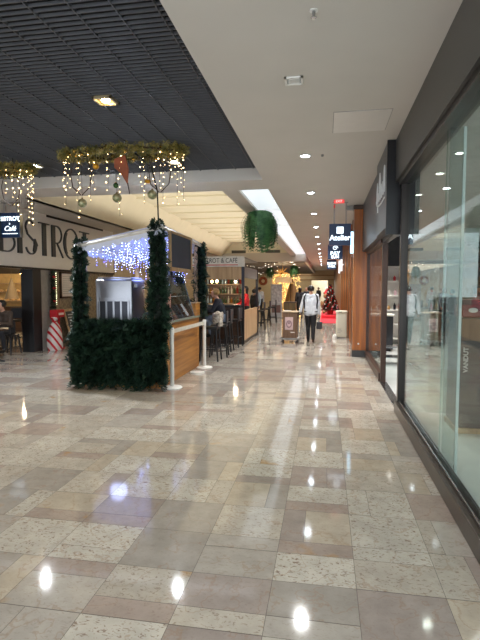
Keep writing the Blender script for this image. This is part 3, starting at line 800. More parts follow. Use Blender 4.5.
# chalkboard, guard, cups etc.
t = thing('chalkboard', 'large blank slate board in a wooden frame hanging on the kiosk side', 'chalkboard', (-2.53, 8.3, 1.93))
CO = (-2.53, 8.3, 1.93)
b = MB(CO); b.box(-2.545, -2.525, 7.72, 8.92, 2.0, 2.56); b.build('slate', M_chalk, t)
b = MB(CO)
for (y0, y1, z0, z1) in ((7.68, 8.98, 1.93, 2.0), (7.68, 8.98, 2.56, 2.6), (7.66, 7.72, 1.93, 2.6), (8.92, 8.98, 1.93, 2.6)): b.box(-2.555, -2.51, y0, y1, z0, z1, .004)
b.build('frame', M_woodL, t)
t = thing('sneeze_guard', 'sloping glass guard on the kiosk counter under the chalkboard', 'glass guard', (-2.6, 8.6, 1.09))
b = MB((-2.6, 8.6, 1.09)); b.prism([(-2.56, 7.95, 1.1), (-2.78, 7.95, 1.86), (-2.79, 7.95, 1.855), (-2.57, 7.95, 1.095)], (0, 1.3, 0)); b.build('glass_pane', M_glassD, t)
b = MB((-2.6, 8.6, 1.09))
for y in (7.94, 9.26): b.tube([(-2.56, y, 1.09), (-2.79, y, 1.87)], .01, 6)
b.tube([(-2.79, 7.94, 1.87), (-2.79, 9.26, 1.87)], .01, 6); b.tube([(-2.66, 7.94, 1.5), (-2.66, 9.26, 1.5)], .006, 6); b.build('rail', M_chrome, t)
b = MB((-2.62, 7.75, 1.09))
b.lathe([(.04, 0), (.045, .45), (.047, .46), (0, .47)], (-2.60, 7.78, 1.09), 14)
tag(b.build('cup_stack', mat('pink_cups', (196, 146, 130), .5, scale=20, stretch=(1, 1, 8), var=.3), None, True), 'tall stack of pinkish cups on the kiosk counter by the garland', 'cups')
t = thing('serving_box', 'small open wooden box at the rear of the kiosk counter', 'box', (-2.62, 9.5, 1.09))
b = MB((-2.62, 9.5, 1.09)); b.box(-2.76, -2.56, 9.36, 9.72, 1.09, 1.34, .006); b.build('box_body', M_woodA, t)
b = MB((-2.62, 9.5, 1.09)); b.box(-2.78, -2.54, 9.34, 9.74, 1.34, 1.36, .004); b.build('lid', M_woodL, t)
for i in range(3):
    xx, yy = -2.95 + i * .02, 8.95 + i * .3
    b = MB((xx, yy, 1.9)); b.tube([(xx, yy, 2.5), (xx, yy, 2.1)], .003, 4); b.lathe([(.0, 1.72), (.05, 1.74), (.06, 1.9), (.05, 2.06), (.0, 2.1)], (xx, yy, 0), 12)
    tag(b.build('hanging_sack', M_black, None, True), 'dark sausage shaped bundle hanging under the kiosk roof, %s from the chalkboard' % ORD[i], 'decoration')
# ------------------------------------------------------------------ stanchions
def stanchion(x, y, label):
    t = thing('stanchion', label, 'barrier post', (x, y, 0))
    b = MB((x, y, 0)); b.lathe([(.0, 0), (.165, 0), (.17, .012), (.15, .028), (.05, .04), (.0, .042)], (x, y, 0), 28); b.build('base', M_white, t, True)
    b = MB((x, y, 0)); b.lathe([(.035, .04), (.035, .9)], (x, y, 0), 20); b.build('post', M_white, t, True)
    b = MB((x, y, 0)); b.lathe([(.04, .88), (.042, .97), (.036, 1.0), (.0, 1.005)], (x, y, 0), 20); b.build('belt_head', M_white, t, True)
    return t
s1 = stanchion(-2.47, 7.55, 'white barrier post at the front right corner of the kiosk')
s2 = stanchion(-2.44, 9.6, 'white barrier post at the rear right corner of the kiosk')
b = MB((-2.47, 7.55, 0)); b.prism([(-2.472, 7.59, .9), (-2.444, 9.56, .9), (-2.444, 9.56, .97), (-2.472, 7.59, .97)], (.004, 0, 0)); b.build('belt', mat('belt_cream', (220, 214, 200), .6), s1)
b = MB((-2.9, 9.9, 0)); b.lathe([(.0, 0), (.14, 0), (.14, .03), (.0, .035)], (-2.42, 8.95, 0), 24)
tag(b.build('floor_plate', M_white, None, True), 'flat white round foot on the floor between the barrier posts', 'base plate')

# ------------------------------------------------------------------ hanging garland of lights
def chandelier(cx, cy, cz, label, first=True):
    t = thing('light_garland', label, 'hanging decoration', (cx, cy, cz))
    O = (cx, cy, cz); rx, ry = .95, .24
    b = MB(O); pts = [(cx + rx * math.cos(a), cy + ry * math.sin(a), cz + .03 * math.sin(3 * a)) for a in [k * 2 * PI / 36 for k in range(37)]]
    b.tube(pts, .018, 6, cap=False); b.build('hoop', mat('hoop_brown', (60, 46, 28), .6), t)
    b = MB(O)
    for i in range(900):
        a = R.uniform(0, 2 * PI); p = V((cx + rx * math.cos(a), cy + ry * math.sin(a), cz))
        sprig(b, p, (R.uniform(-1, 1), R.uniform(-1, 1), R.uniform(-.9, .7)), R.uniform(.05, .12), .05, 4)
    b.build('foliage', mat('gold_olive_foliage', (168, 148, 78), .4, rgb2=(84, 88, 44), scale=12), t)
    for i in range(26):
        a = R.uniform(0, 2 * PI); p = (cx + rx * math.cos(a), cy + ry * math.sin(a) , cz + R.uniform(-.06, .05))
        b = MB(O); b.ball(p, R.uniform(.018, .034), 2); b.build('gold_ball', M_gold, t, True)
    for k in range(22):
        a = 2 * PI * k / 22 + R.uniform(-.08, .08)
        x = cx + rx * math.cos(a); y = cy + ry * math.sin(a)
        ln = R.uniform(.3, .62) if k % 3 else R.uniform(.7, .95)
        b = MB(O); b.tube([(x, y, cz), (x + R.uniform(-.02, .02), y, cz - ln)], .0018, 4); b.mi = 1
        nb = int(ln / .085)
        for q in range(nb):
            b.ball((x + R.uniform(-.025, .025), y + R.uniform(-.02, .02), cz - ln * (q + R.uniform(.5, 1)) / nb), R.choice((.004, .005, .008)), 1)
        b.build('light_strand', [M_wire, M_bulbW], t)
    for (dx, s) in ((-.62, 1), (.62, -1)):     # heart shaped twigs
        b = MB(O)
        for sg in (-1, 1):
            b.tube([(cx + dx + sg * .01, cy - .1, cz - .62), (cx + dx + sg * .14 , cy - .1, cz - .5), (cx + dx + sg * .17, cy - .1, cz - .3), (cx + dx + sg * .1, cy - .1, cz - .08)], [.006, .008, .006, .004], 5)
        b.build('twig', M_woodD, t)
    b = MB(O)
    b.prism([(cx - .02, cy - .25, cz - .15), (cx + .15, cy - .25, cz - .1), (cx + .2, cy - .25, cz - .3), (cx + .18, cy - .25, cz - .52), (cx + .08, cy - .25, cz - .36), (cx - .02, cy - .25, cz - .27)], (0, .02, 0)); b.build('rust_leaf', M_rust, t)
    b = MB(O); b.tube([(cx + .18, cy - .24, cz - .5), (cx + .21, cy - .24, cz - .66)], [.012, .006], 6); b.build('leaf_stalk', M_woodD, t)
    b = MB(O); b.tube([(cx, cy, cz), (cx, cy, 3.80)], .006, 6); b.tube([(cx - .6, cy, cz), (cx - .6, cy, 3.80)], .006, 6); b.tube([(cx + .6, cy, cz), (cx + .6, cy, 3.80)], .006, 6); b.build('hanger_wire', M_wire, t)
    return t
CH = (-3.02, 6.95, 3.67)
chandelier(*CH, 'long hanging garland of warm fairy lights above the kiosk')
chandelier(-5.72, 7.35, 3.62, 'hanging garland of warm fairy lights cut by the left edge')
for (dx, dy, r, z, lab, m) in ((-.61, -.1, .068, 2.93, 'round champagne bauble hanging at the left of the kiosk garland', M_bauble), (-.05, -.1, .07, 2.99, 'round champagne bauble hanging at the middle of the kiosk garland', M_bauble),
                         (.50, -.1, .07, 3.02, 'round green gold bauble hanging at the right of the kiosk garland', M_bauble),
                         (-.2, .2, .042, 3.24, 'small green bauble hanging left of the rust coloured leaf', mat('green_bauble', (74, 110, 60), .25, metal=.6)), (-.33, -.2, .045, 3.44, 'small amber ornament hanging high in the kiosk garland', M_amber), (.36, .1, .05, 3.26, 'flat amber ornament hanging right of the rust coloured leaf', M_amber)):
    x, y = CH[0] + dx, CH[1] + dy
    t = thing('bauble', lab, 'bauble', (x, y, z))
    b = MB((x, y, z)); b.ball((x, y, z), r, 3, (1, 1, .62 if 'flat' in lab else 1)); b.build('sphere', m, t, True)
    b = MB((x, y, z)); b.tube([(x, y, z + r * .9), (x, y, z + r * 1.2)], .012, 8); b.build('cap', M_gold, t)
    b = MB((x, y, z)); b.tube([(x, y, z + r), (x, y, CH[2])], .0025, 4); b.build('string', M_wire, t)

# ------------------------------------------------------------------ hanging ferns
def fern(cx, cy, ztop, rad, ln, label, n=250, top=ZC):
    t = thing('hanging_fern', label, 'plant', (cx, cy, ztop))
    O = (cx, cy, ztop)
    b = MB(O); b.lathe([(.0, -.3), (rad * .35, -.28), (rad * .5, -.05), (rad * .5, 0), (rad * .44, 0), (rad * .4, -.05), (0, -.1)], (cx, cy, ztop), 20); b.build('basket', M_woodD, t, True)
    b = MB(O)
    for sx in (-1, 1): b.tube([(cx + sx * rad * .45, cy, ztop - .02), (cx + sx * rad * .3, cy, top)], .004, 5)
    b.build('hanger_wire', M_wire, t)
    b = MB(O)
    for i in range(n):
        a = R.uniform(0, 2 * PI); rr = rad * R.uniform(.5, 1.0) * (1 if R.random() < .8 else 1.1); L_ = ln * R.choice((R.uniform(.35, .7), R.uniform(.6, .85), R.uniform(.75, 1.0)))
        pts = []
        for k in range(9):
            q = k / 8
            rk = rad * .25 + (rr - rad * .25) * min(1, math.sin(min(q * 2.2, PI / 2)))
            z = ztop + .05 + .03 * math.sin(min(1, q * 3) * PI) - L_ * max(0, q - .22) ** 1.1 / .78
            pts.append(V((cx + rk * math.cos(a), cy + rk * math.sin(a), z)))
        fs = []
        tw = V((-math.sin(a), math.cos(a), 0))
        for k in range(8):
            for h_ in (0, .5):
                p = pts[k].lerp(pts[k + 1], h_); d = (pts[k + 1] - pts[k]).normalized()
                for sg in (-1, 1):
                    e = (tw * sg + d * .55 + V((R.uniform(-.2, .2),) * 3)).normalized() * (.085 * (1.05 - k / 15))
                    q = d * .014
                    fs.append(b.bm.faces.new([b.bm.verts.new(x) for x in (p - q, p + e * .6 - q * .8, p + e, p + e * .6 + q, p + q)]))
        b._take(fs)
    b.build('fronds', M_fern, t)
    return t
fern(-1.60, 11.9, 3.44, .45, 1.08, 'lush green fern hanging from the ceiling beside the skylight')
fern(-1.95, 31.5, 3.0, .34, .8, 'small dark hanging plant far down the hall under the dark ceiling', 90, 3.3)
fern(-3.6, 31.8, 2.9, .3, .8, 'small dark hanging plant left of the gold starburst', 80, 3.3)

# ------------------------------------------------------------------ bistro on the left
XW = -7.35
b = MB()
b.box(XW - .3, XW, -1.5, 16.0, 2.16, ZC); struct(b.build('wall_left', mat('bistro_fascia', (228, 223, 214), .6, var=.03)))
b = MB(); b.box(XW - .3, XW - .02, 11.52, 16.2, 0, 2.16); struct(b.build('wall_left', M_stone))
b = MB(); b.box(XW - .25, XW + .02, 11.55, 12.15, 0, 2.16); struct(b.build('trim_8', mat('pilaster_grey', (150, 146, 138), .5)))
b = MB(); b.box(XW - .3, XW + .03, 11.16, 11.53, 0, 2.16, .005); struct(b.build('trim_9', M_black))
b = MB(); b.box(XW - .04, XW + .04, -1.5, 16.0, 2.12, 2.17); struct(b.build('trim_10', M_frame))
b = MB(); b.box(-9, XW + .02, 11.9, 15.2, 3.54, ZC); struct(b.build('trim_11', M_frame))
b = MB(); b.box(-13.9, -13.8, -1.5, 30, 0, 3.6); b.box(-13.9, -7.6, 17.5, 17.6, 0, 3.6)
struct(b.build('wall_left', mat('bistro_back', (92, 78, 62), .7)))
b = MB(); b.box(-13.9, -7.65, -1.5, 17.6, 2.6, 2.65); struct(b.build('ceiling', mat('bistro_ceiling', (90, 80, 68), .7)))
# far left mall wall
b = MB(); b.box(-7.6, -7.35, 16.0, 60, 0, 3.6); struct(b.build('wall_left', mat('far_left_wall', (196, 180, 150), .6)))

sg = thing('fascia_lettering', 'large dark art deco letters reading BISTROT on the pale fascia', 'sign lettering', (XW, 12, 2.55))
M_let = mat('letter_dark', (52, 58, 60), .35, var=.1)
fnL = lambda u, v: (XW + .0005, u, v)
def arc(cu, cv, ru, rv, a0, a1, n=18): return [(cu + ru * math.cos(math.radians(a0 + (a1 - a0) * k / n)), cv + rv * math.sin(math.radians(a0 + (a1 - a0) * k / n))) for k in range(n + 1)]
B0, B1 = 2.50, 3.36; BH = B1 - B0
def letter(strokes):
    b = MB((XW, 12, 2.55))
    for pts, w_ in strokes: b.ribbon(pts, w_, fnL, (.04, 0, 0))
    b.build('letter', M_let, sg)
TK, TN = .16, .032
letter([([(9.98, B0), (9.98, B1)], TK), ([(10.04, B1 - .01), (10.16, B1 - .01)] + arc(10.16, B0 + BH * .76, .2, BH * .23, 90, -90)[1:] + [(10.04, B0 + BH * .53)], TN), ([(10.04, B0 + BH * .52), (10.2, B0 + BH * .52)] + arc(10.2, B0 + BH * .265, .3, BH * .255, 90, -90)[1:] + [(10.04, B0 + .01)], TN)])
letter([([(10.70, B0), (10.70, B1)], TK)])
sp = arc(11.12, B1 - .2, .17, .19, 20, 180, 12) + [(11.02, B0 + BH * .58), (11.22, B0 + BH * .44)] + arc(11.16, B0 + .22, .22, .21, 25, -165, 16)
letter([(sp, TN), ([(11.30, B0 + BH * .46), (11.36, B0 + .26), (11.26, B0 + .08)], [.06, .15, .04])])
letter([([(11.50, B1 - .015), (11.98, B1 - .015)], TN), ([(11.74, B0), (11.74, B1)], TK)])
letter([([(12.18, B0), (12.18, B1)], TK), ([(12.24, B1 - .01), (12.34, B1 - .01)] + arc(12.34, B0 + BH * .72, .26, BH * .27, 90, -90)[1:] + [(12.24, B0 + BH * .45)], TN), ([(12.36, B0 + BH * .45), (12.66, B0)], TN)])
letter([(arc(13.12, (B0 + B1) / 2, .40, BH / 2, 0, 360, 40), TN), (arc(13.12, (B0 + B1) / 2, .36, BH / 2 - .05, 130, 230, 14), [.02 + .1 * math.sin(PI * k / 14) for k in range(15)])])
letter([([(13.62, B1 - .015), (14.2, B1 - .015)], TN), ([(13.92, B0), (13.92, B1)], TK)])

# hanging sign bistrot cafe
t = thing('hanging_sign', 'navy hanging sign reading BISTROT and Caf at the left edge', 'sign', (-7.1, 10.0, 2.8))
O = (-7.1, 10.0, 2.8)
b = MB(O); b.box(-7.33, -6.84, 10, 10.09, 2.8, 3.36, .006); b.build('light_box', M_navy, t)
b = MB(O)
for xx in (-7.24, -6.93): b.box(xx - .018, xx + .018, 10.03, 10.07, 3.36, 3.6)
b.box(-7.3, -6.86, 10.02, 10.08, 3.58, 3.6); b.build('hanger', M_chrome, t)
b = MB(O)
b.text('BISTROT', .13, Matrix.Translation((-7.09, 9.996, 3.22)) @ rotm('X', PI / 2), .008, bold=.003)
b.text('&', .05, Matrix.Translation((-7.09, 9.996, 3.11)) @ rotm('X', PI / 2), .008)
b.text('Café', .16, Matrix.Translation((-7.09, 9.996, 3.0)) @ rotm('X', PI / 2), .008, shear=.3)
b.build('lettering', M_letter, t)
b = MB(O); b.box(-7.27, -6.9, 9.99, 10.0, 2.88, 2.895); b.build('underline', M_letter, t)
b = MB(O); b.box(-6.84, -6.825, 9.995, 10.095, 2.8, 3.36); b.build('side_strip', M_chrome, t)

# menu and chalk board
t = thing('menu_frame', 'white menu sheet in a dark wooden frame on the bistro wall', 'menu', (XW + .02, 12.9, 1.38))
O = (XW + .02, 12.9, 1.38)
b = MB(O)
for (y0, y1, z0, z1) in ((12.5, 13.35, 1.36, 1.41), (12.5, 13.35, 2.06, 2.1), (12.5, 12.55, 1.36, 2.1), (13.3, 13.35, 1.36, 2.1)): b.box(XW - .02, XW + .03, y0, y1, z0, z1)
b.build('frame', M_woodD, t)
b = MB(O); b.box(XW - .02, XW + .012, 12.55, 13.3, 1.41, 2.06); sh_ = b.build('sheet', M_paper, t)
b = MB(O)
for k in range(9): b.box(XW + .012, XW + .015, 12.62, 12.62 + R.uniform(.3, .6), 1.97 - k * .06, 1.98 - k * .06)
b.build('printed_lines', M_grey, sh_)
t = thing('a_frame_board', 'wooden framed chalkboard menu leaning on the bistro wall', 'chalkboard', (-7.2, 12.95, 0))
O = (-7.2, 12.95, 0)
lean = lambda z: -7.03 - .28 * z / 1.05
b = MB(O)
def lb(y0, y1, z0, z1, th, m=0):
    b.prism([(lean(z0), y0, z0), (lean(z0), y1, z0), (lean(z1), y1, z1), (lean(z1), y0, z1)], (th, 0, 0))
lb(12.52, 12.58, 0, 1.05, .03); lb(13.3, 13.36, 0, 1.05, .03); lb(12.58, 13.3, .98, 1.05, .03); lb(12.58, 13.3, .12, .18, .03); b.build('frame', M_woodL, t)
b = MB(O); lb(12.58, 13.3, .18, .98, .012); sl_ = b.build('slate', M_black, t)
b = MB(O)
for k in range(9):
    z = .9 - k * .08; y0 = 12.66 + R.uniform(0, .08)
    lb(y0, y0 + R.uniform(.3, .5), z - .03, z, .016)
b.build('chalk_lines', M_chalkline, sl_)
# wall garland with red baubles
t = thing('wall_garland', 'dark garland with red bows hanging on the grey bistro pilaster', 'garland', (XW + .05, 11.98, 1.1))
O = (XW + .05, 11.98, 1.1)
b = MB(O)
for i in range(300):
    z = R.uniform(1.1, 2.12); a = R.uniform(-PI / 2, PI / 2)
    sprig(b, (XW + .05, 11.98, z), (math.cos(a), math.sin(a), R.uniform(-.6, .3)), R.uniform(.08, .13), .04, 5)
b.build('foliage', M_fir, t)
b = MB(O); b.tube([(XW + .05, 11.98, 1.1), (XW + .05, 11.98, 2.12)], .02, 6); b.build('core', M_woodD, t)
b = MB(O)
for z in (1.3, 1.65, 1.95):
    b = MB(O)
    for s in (-1, 1): b.ball((XW + .14, 11.98 + s * .035, z), .045, 2, (.5, 1, .7))
    b.build('bow', M_red, t, True)
b = MB(O); b.tube([(XW + .08, 12.16, 1.2), (XW + .08, 12.17, 2.12)], .003, 4); b.mi = 1
for k in range(16): b.ball((XW + .08, 12.165, 1.2 + k * .057), .014, 1)
b.build('light_strand', [M_wire, emis('pale_bulb', (240, 240, 190), 3)], t)
# letter box + sack
t = thing('red_letterbox', 'red box on a stand behind the striped sack by the bistro wall', 'letter box', (-7.17, 12.0, 0))
O = (-7.17, 12.0, 0)
b = MB(O); b.box(-7.28, -7.06, 11.82, 12.2, .86, 1.06, .01); b.build('box', M_red, t)
b = MB(O); b.box(-7.062, -7.052, 11.9, 12.14, .92, .98); b.build('front_label', M_paper, t)
b = MB(O); b.tube([(-7.18, 12.1, 0), (-7.18, 12.1, .86)], .03, 8); b.lathe([(.14, 0), (.14, .02), (.03, .03)], (-7.18, 12.1, 0), 16); b.build('stand', M_red, t)
ms = bpy.data.materials.new('striped_sack'); ms.use_nodes = True
nt = ms.node_tree; N = nt.nodes; L = nt.links
tc = N.new('ShaderNodeTexCoord'); wv = N.new('ShaderNodeTexWave'); wv.inputs['Scale'].default_value = 2.6; wv.inputs['Distortion'].default_value = .4; wv.bands_direction = 'DIAGONAL'
L.new(tc.outputs['Object'], wv.inputs['Vector']); cr = N.new('ShaderNodeValToRGB'); cr.color_ramp.interpolation = 'CONSTANT'
cr.color_ramp.elements[0].color = srgb(186, 30, 40); cr.color_ramp.elements[1].position = .3; cr.color_ramp.elements[1].color = srgb(206, 198, 190)
L.new(wv.outputs['Color'], cr.inputs['Fac']); L.new(cr.outputs['Color'], N['Principled BSDF'].inputs['Base Color']); N['Principled BSDF'].inputs['Roughness'].default_value = .7
t = thing('striped_sack', 'white cloth sack with red diagonal stripes on the floor by the bistro', 'sack', (-7.08, 11.72, 0))
b = MB((-7.08, 11.72, 0)); 
prof = [(.0, 0), (.17, .0), (.2, .1), (.2, .3), (.175, .5), (.12, .66), (.06, .74), (.05, .77)]
b.lathe(prof, (-7.08, 11.72, 0), 24)
for v in b.bm.verts:
    a = math.atan2(v.co.y - 11.72, v.co.x + 7.08); k = 1 + .06 * math.sin(5 * a + v.co.z * 6)
    v.co.x = -7.08 + (v.co.x + 7.08) * k; v.co.y = 11.72 + (v.co.y - 11.72) * k
b.build('sack_body', ms, t, True)
b = MB((-7.08, 11.72, 0)); b.lathe([(.05, .77), (.11, .86), (.1, .87), (.04, .79)], (-7.08, 11.72, 0), 18); b.build('ruffle', ms, t, True)
b = MB((-7.08, 11.72, 0)); b.tube([(-7.08 + .058 * math.cos(k * PI / 8), 11.72 + .058 * math.sin(k * PI / 8), .765) for k in range(17)], .012, 6, False); b.build('cord', M_red, t)

# bistro furniture
def pedestal_table(x, y, label, r=.36):
    t = thing('bistro_table', label, 'table', (x, y, 0))
    b = MB((x, y, 0)); b.lathe([(0, .72), (r, .72), (r, .75), (r - .02, .755), (0, .755)], (x, y, 0), 24); b.build('tabletop', M_woodD, t, True)
    b = MB((x, y, 0)); b.tube([(x, y, .03), (x, y, .72)], .04, 10); b.build('column', M_black, t, True)
    b = MB((x, y, 0))
    for k in range(4): 
        a = k * PI / 2 + .4; b.tube([(x, y, .06), (x + .27 * math.cos(a), y + .27 * math.sin(a), .02)], [.035, .02], 6)
    b.build('foot', M_black, t)
    return t
pedestal_table(-7.28, 9.5, 'dark round pedestal table at the left edge before the bistro')
pedestal_table(-9.3, 12.2, 'dark round table inside the bistro, nearer of two')
pedestal_table(-10.2, 14.0, 'dark round table inside the bistro, farther of two')

def bar_stool_proto(label, loc, rz):
    t = thing('bar_stool', label, 'stool', loc, rz)
    b = MB(); b.box(-.19, .19, -.19, .19, .72, .78, .02, 3); b.build('seat', M_stool, t, True)
    b = MB(); b.box(-.19, .19, .17, .205, .80, 1.1, .014, 2); 
    for sx in (-.15, .15): b.box(sx - .012, sx + .012, .17, .195, .75, .9)
    b.build('backrest', mat('stool_back', (44, 46, 50), .5), t)
    for sx in (-1, 1):
        for sy in (-1, 1):
            b = MB(); b.tube([(sx * .15, sy * .15, .73), (sx * .2, sy * .21, .0)], [.022, .019], 8); b.build('leg', M_stool, t, True)
    b = MB()
    for p, q in (((-1, -1), (1, -1)), ((1, -1), (1, 1)), ((1, 1), (-1, 1)), ((-1, 1), (-1, -1))):
        b.tube([(p[0] * .18, p[1] * .185, .28), (q[0] * .18, q[1] * .185, .28)], .014, 6)
    b.build('footrest', M_stool, t)
    return t
st = bar_stool_proto('black bar stool nearest the white barrier post', (-2.55, 10.62, 0), PI / 2 * -1)
# rz -90: backrest (local +y) points to world +x
dup(st, (-2.5, 11.3, 0), -PI / 2 + .1, 'black bar stool second from the white barrier post')
dup(st, (-2.58, 12.3, 0), -PI / 2, 'black bar stool under the seated person in navy')
dup(st, (-2.52, 13.25, 0), -PI / 2 - .12, 'black bar stool at the corner of the wood panelled bar')
for i, (x, y) in enumerate(((-2.52, 18.8), (-2.5, 20.6), (-2.45, 22.6))):
    dup(st, (x, y, 0), -PI / 2, 'dark bar stool beyond the wood panelled bar, %s of three' % ('nearest', 'middle', 'farthest')[i])
for i, (x, y) in enumerate(((-8.5, 12.0), (-8.6, 13.0), (-9.6, 13.2))):
    dup(st, (x, y, 0), .8 * i, 'dark stool inside the bistro doorway, %s from the entrance' % ORD[i])

# bar counter the stools stand at
t = thing('bar_counter', 'dark bar counter behind the row of black stools', 'counter', (-3.1, 12, 0))
O = (-3.1, 12, 0)
b = MB(O); b.box(-3.45, -3.18, 10.3, 13.5, 0, 1.0); b.build('front', M_woodD, t)
b = MB(O); b.box(-3.5, -3.0, 10.25, 13.5, 1.0, 1.05, .006); b.build('worktop', M_black, t)
# pavilion
pv = thing('bar_pavilion', 'wood panelled bar stand with white BISTROT sign beyond the kiosk', 'bar', (-3.3, 15.3, 0))
O = (-3.3, 15.3, 0); PY0, PY1, PX0, PX1 = 13.9, 16.8, -4.6, -2.36
for (x, y) in ((PX1, PY0), (PX1, PY1), (PX0, PY0), (PX0, PY1)):
    b = MB(O); b.box(x - .04, x + .04, y - .04, y + .04, 0, 2.3); b.build('post', M_black, pv)
b = MB(O); b.box(PX0, PX1 + .05, PY0 - .06, PY0 + .02, 2.27, 2.57, .004); b.build('sign_board', mat('sign_board_white', (216, 212, 204), .5), pv); sb_ = pv.children[-1]
b = MB(O); b.text('BISTROT & CAFÉ', .17, Matrix.Translation((-3.08, PY0 - .064, 2.445)) @ rotm('X', PI / 2), .008, xsc=.9, ysc=1.15); b.build('lettering', M_black, sb_)
b = MB(O); b.box(-4.2, -2.5, PY0 - .066, PY0 - .06, 2.31, 2.335); b.build('underline', M_red, sb_)
b = MB(O); b.box(PX0, PX1 - .04, PY0 - .02, PY0 + .02, 1.9, 2.27); b.build('header_panel', M_woodL, pv)
b = MB(O); b.box(PX1 - .02, PX1 + .02, PY0 + .04, PY1 - .04, .1, .94); b.build('end_panel', M_woodL, pv)
b = MB(O); b.box(PX1 - .02, PX1 + .02, PY0 + .04, PY1 - .04, .0, .1); b.build('skirting', M_black, pv)
b = MB(O); b.box(PX1 - .02, PX1 + .02, PY0 + .04, PY1 - .04, 1.95, 2.28); b.build('end_header', M_grey, pv)
b = MB(O); b.box(PX1 - .06, PX1 + .03, PY0 + .04, PY1 - .04, .94, .98); b.build('end_shelf', M_woodL, pv)
b = MB(O); b.box(PX0, PX1 - .04, PY0 - .3, PY0 + .1, 1.1, 1.16, .005); b.build('counter_top', M_black, pv)
b = MB(O); b.box(PX0, PX1 - .04, PY0, PY0 + .06, 0, 1.1); b.build('counter_front', M_woodD, pv)
b = MB(O); b.box(PX0, PX1 + .02, PY0 - .02, PY1 + .04, 2.52, 2.56); b.build('roof', M_grey, pv)
sh = thing('back_bar', 'dark bar shelving with lit bottles inside the bar stand', 'shelf', (-3.5, 16.5, 0))
b = MB((-3.5, 16.5, 0)); b.box(PX0 + .1, -2.9, 16.55, 16.6, 0, 2.2); b.build('back_panel', mat('backbar', (110, 84, 54), .5), sh)
for k in range(3):
    b = MB((-3.5, 16.5, 0)); b.box(PX0 + .1, -2.9, 16.3, 16.55, 1.1 + k * .33, 1.125 + k * .33); b.build('shelf_board', M_woodL, sh)
gc = [mat('liquor_%d' % i, c, .1) for i, c in enumerate([(150, 96, 30), (60, 84, 50), (206, 196, 170), (120, 40, 30), (170, 190, 196)])]
for k in range(3):
    for i in range(15):
        x = -4.35 + i * .105; z = 1.125 + k * .33; h = R.uniform(.2, .27)
        b = MB((x, 16.42, z)); b.lathe([(.03, 0), (.034, .01), (.034, h * .6), (.012, h * .76), (.012, h)], (x, 16.42, z), 8)
        tag(b.build('liquor_bottle', R.choice(gc), None, True), 'glass bottle on the lit shelves inside the bar stand', 'bottle', 'bottles on the back bar')
for i, (x, y) in enumerate(((-3.6, 15.2), (-2.9, 15.6), (-3.3, 14.6))):
    t = thing('pendant_lamp', 'small warm bulb hanging inside the bar stand, %s' % ['above the counter middle', 'nearest the end panel', 'nearest the front counter'][i], 'lamp', (x, y, 1.9))
    b = MB((x, y, 1.9)); b.ball((x, y, 1.86), .045, 2); b.build('bulb', emis('pendant_bulb', (255, 220, 160), 10), t, True)
    b = MB((x, y, 1.9)); b.tube([(x, y, 1.9), (x, y, 2.52)], .006, 6); b.build('flex', M_wire, t)
    lamp('POINT', 'pendant_glow', (x, y, 1.78), 9, (1, .8, .55), .06, parent=t)
t = thing('draped_jacket', 'pale fluffy jacket draped over the nearest bar stools', 'jacket', (-2.42, 10.5, .8))
b = MB((-2.42, 10.5, .8)); b.box(-2.46, -2.28, 10.40, 10.86, .86, 1.11, .06, 3)
for v in b.bm.verts: v.co += V((.02 * math.sin(v.co.y * 40), .02 * math.sin(v.co.z * 33), .02 * math.sin(v.co.y * 27 + v.co.x * 50)))
b.build('body', mat('pale_fleece', (196, 186, 172), .9, rgb2=(130, 118, 104), scale=22, bump=.6), t, True)
b = MB((-2.42, 10.5, .8)); b.tube([(-2.36, 10.46, 1.04), (-2.28, 10.42, .92), (-2.27, 10.41, .8)], [.05, .055, .05], 8); b.build('sleeve', MATS['pale_fleece'], t, True)

# bistro interior display and lights
t = thing('bakery_counter', 'lit bakery display counter deep inside the bistro', 'counter', (-10.2, 16.5, 0))
O = (-10.2, 16.5, 0)
b = MB(O); b.box(-13, -8.2, 16.3, 16.9, 0, .95); b.build('body', M_woodD, t)
for k in range(3):
    b = MB(O); b.box(-13, -8.2, 16.4, 16.8, 1.15 + k * .33, 1.18 + k * .33); b.build('shelf_board', M_woodL, t)
b = MB(O); b.box(-13, -8.2, 16.84, 16.9, .95, 2.2); b.build('back_panel', mat('bakery_back', (206, 170, 110), .6), t)
for k in range(2):
    for i in range(18):
        x = -12.4 + i * .23; z = 1.18 + k * .33 + .04
        b = MB((x, 16.55, z - .05)); b.ball((x, 16.55, z + .0), .07, 2, (1.1, .8, .7))
        tag(b.build('bread_loaf', mat('bread', (186, 130, 70), .7, rgb2=(226, 196, 140), scale=16), None, True), 'round loaf on the lit shelves inside the bistro', 'bread', 'loaves on the bistro shelves')
for i, (x, y) in enumerate(((-8.6, 12.6), (-9.6, 14.6), (-11, 13.6))):
    t = thing('pendant_lamp', 'bright warm lamp hanging inside the bistro, %s from the doorway' % ORD[i], 'lamp', (x, y, 2.2))
    b = MB((x, y, 2.2)); b.lathe([(.03, 2.2), (.1, 2.06), (.095, 2.06), (.02, 2.19)], (x, y, 0), 16); b.build('lamp_shade', M_black, t, True)
    b = MB((x, y, 2.2)); b.ball((x, y, 2.08), .045, 2); b.build('bulb', emis('bistro_bulb', (255, 206, 140), 25), t, True)
    b = MB((x, y, 2.2)); b.tube([(x, y, 2.2), (x, y, 2.6)], .006, 6); b.build('flex', M_wire, t)
    lamp('POINT', 'bistro_glow', (x, y, 1.98), 48, (1, .78, .5), .06, parent=t)
b = MB(); b.box(-8.6, -8.5, 14.0, 16.5, 2.0, 2.14); struct(b.build('trim_12', M_woodL))
t = thing('red_banner', 'narrow red hanging banner at the left edge of the bistro doorway', 'banner', (-7.45, 10.0, 1.6))
b = MB((-7.45, 10.0, 1.6)); b.box(-7.46, -7.44, 9.75, 10.02, 1.58, 2.15); b.build('cloth', M_red, t)
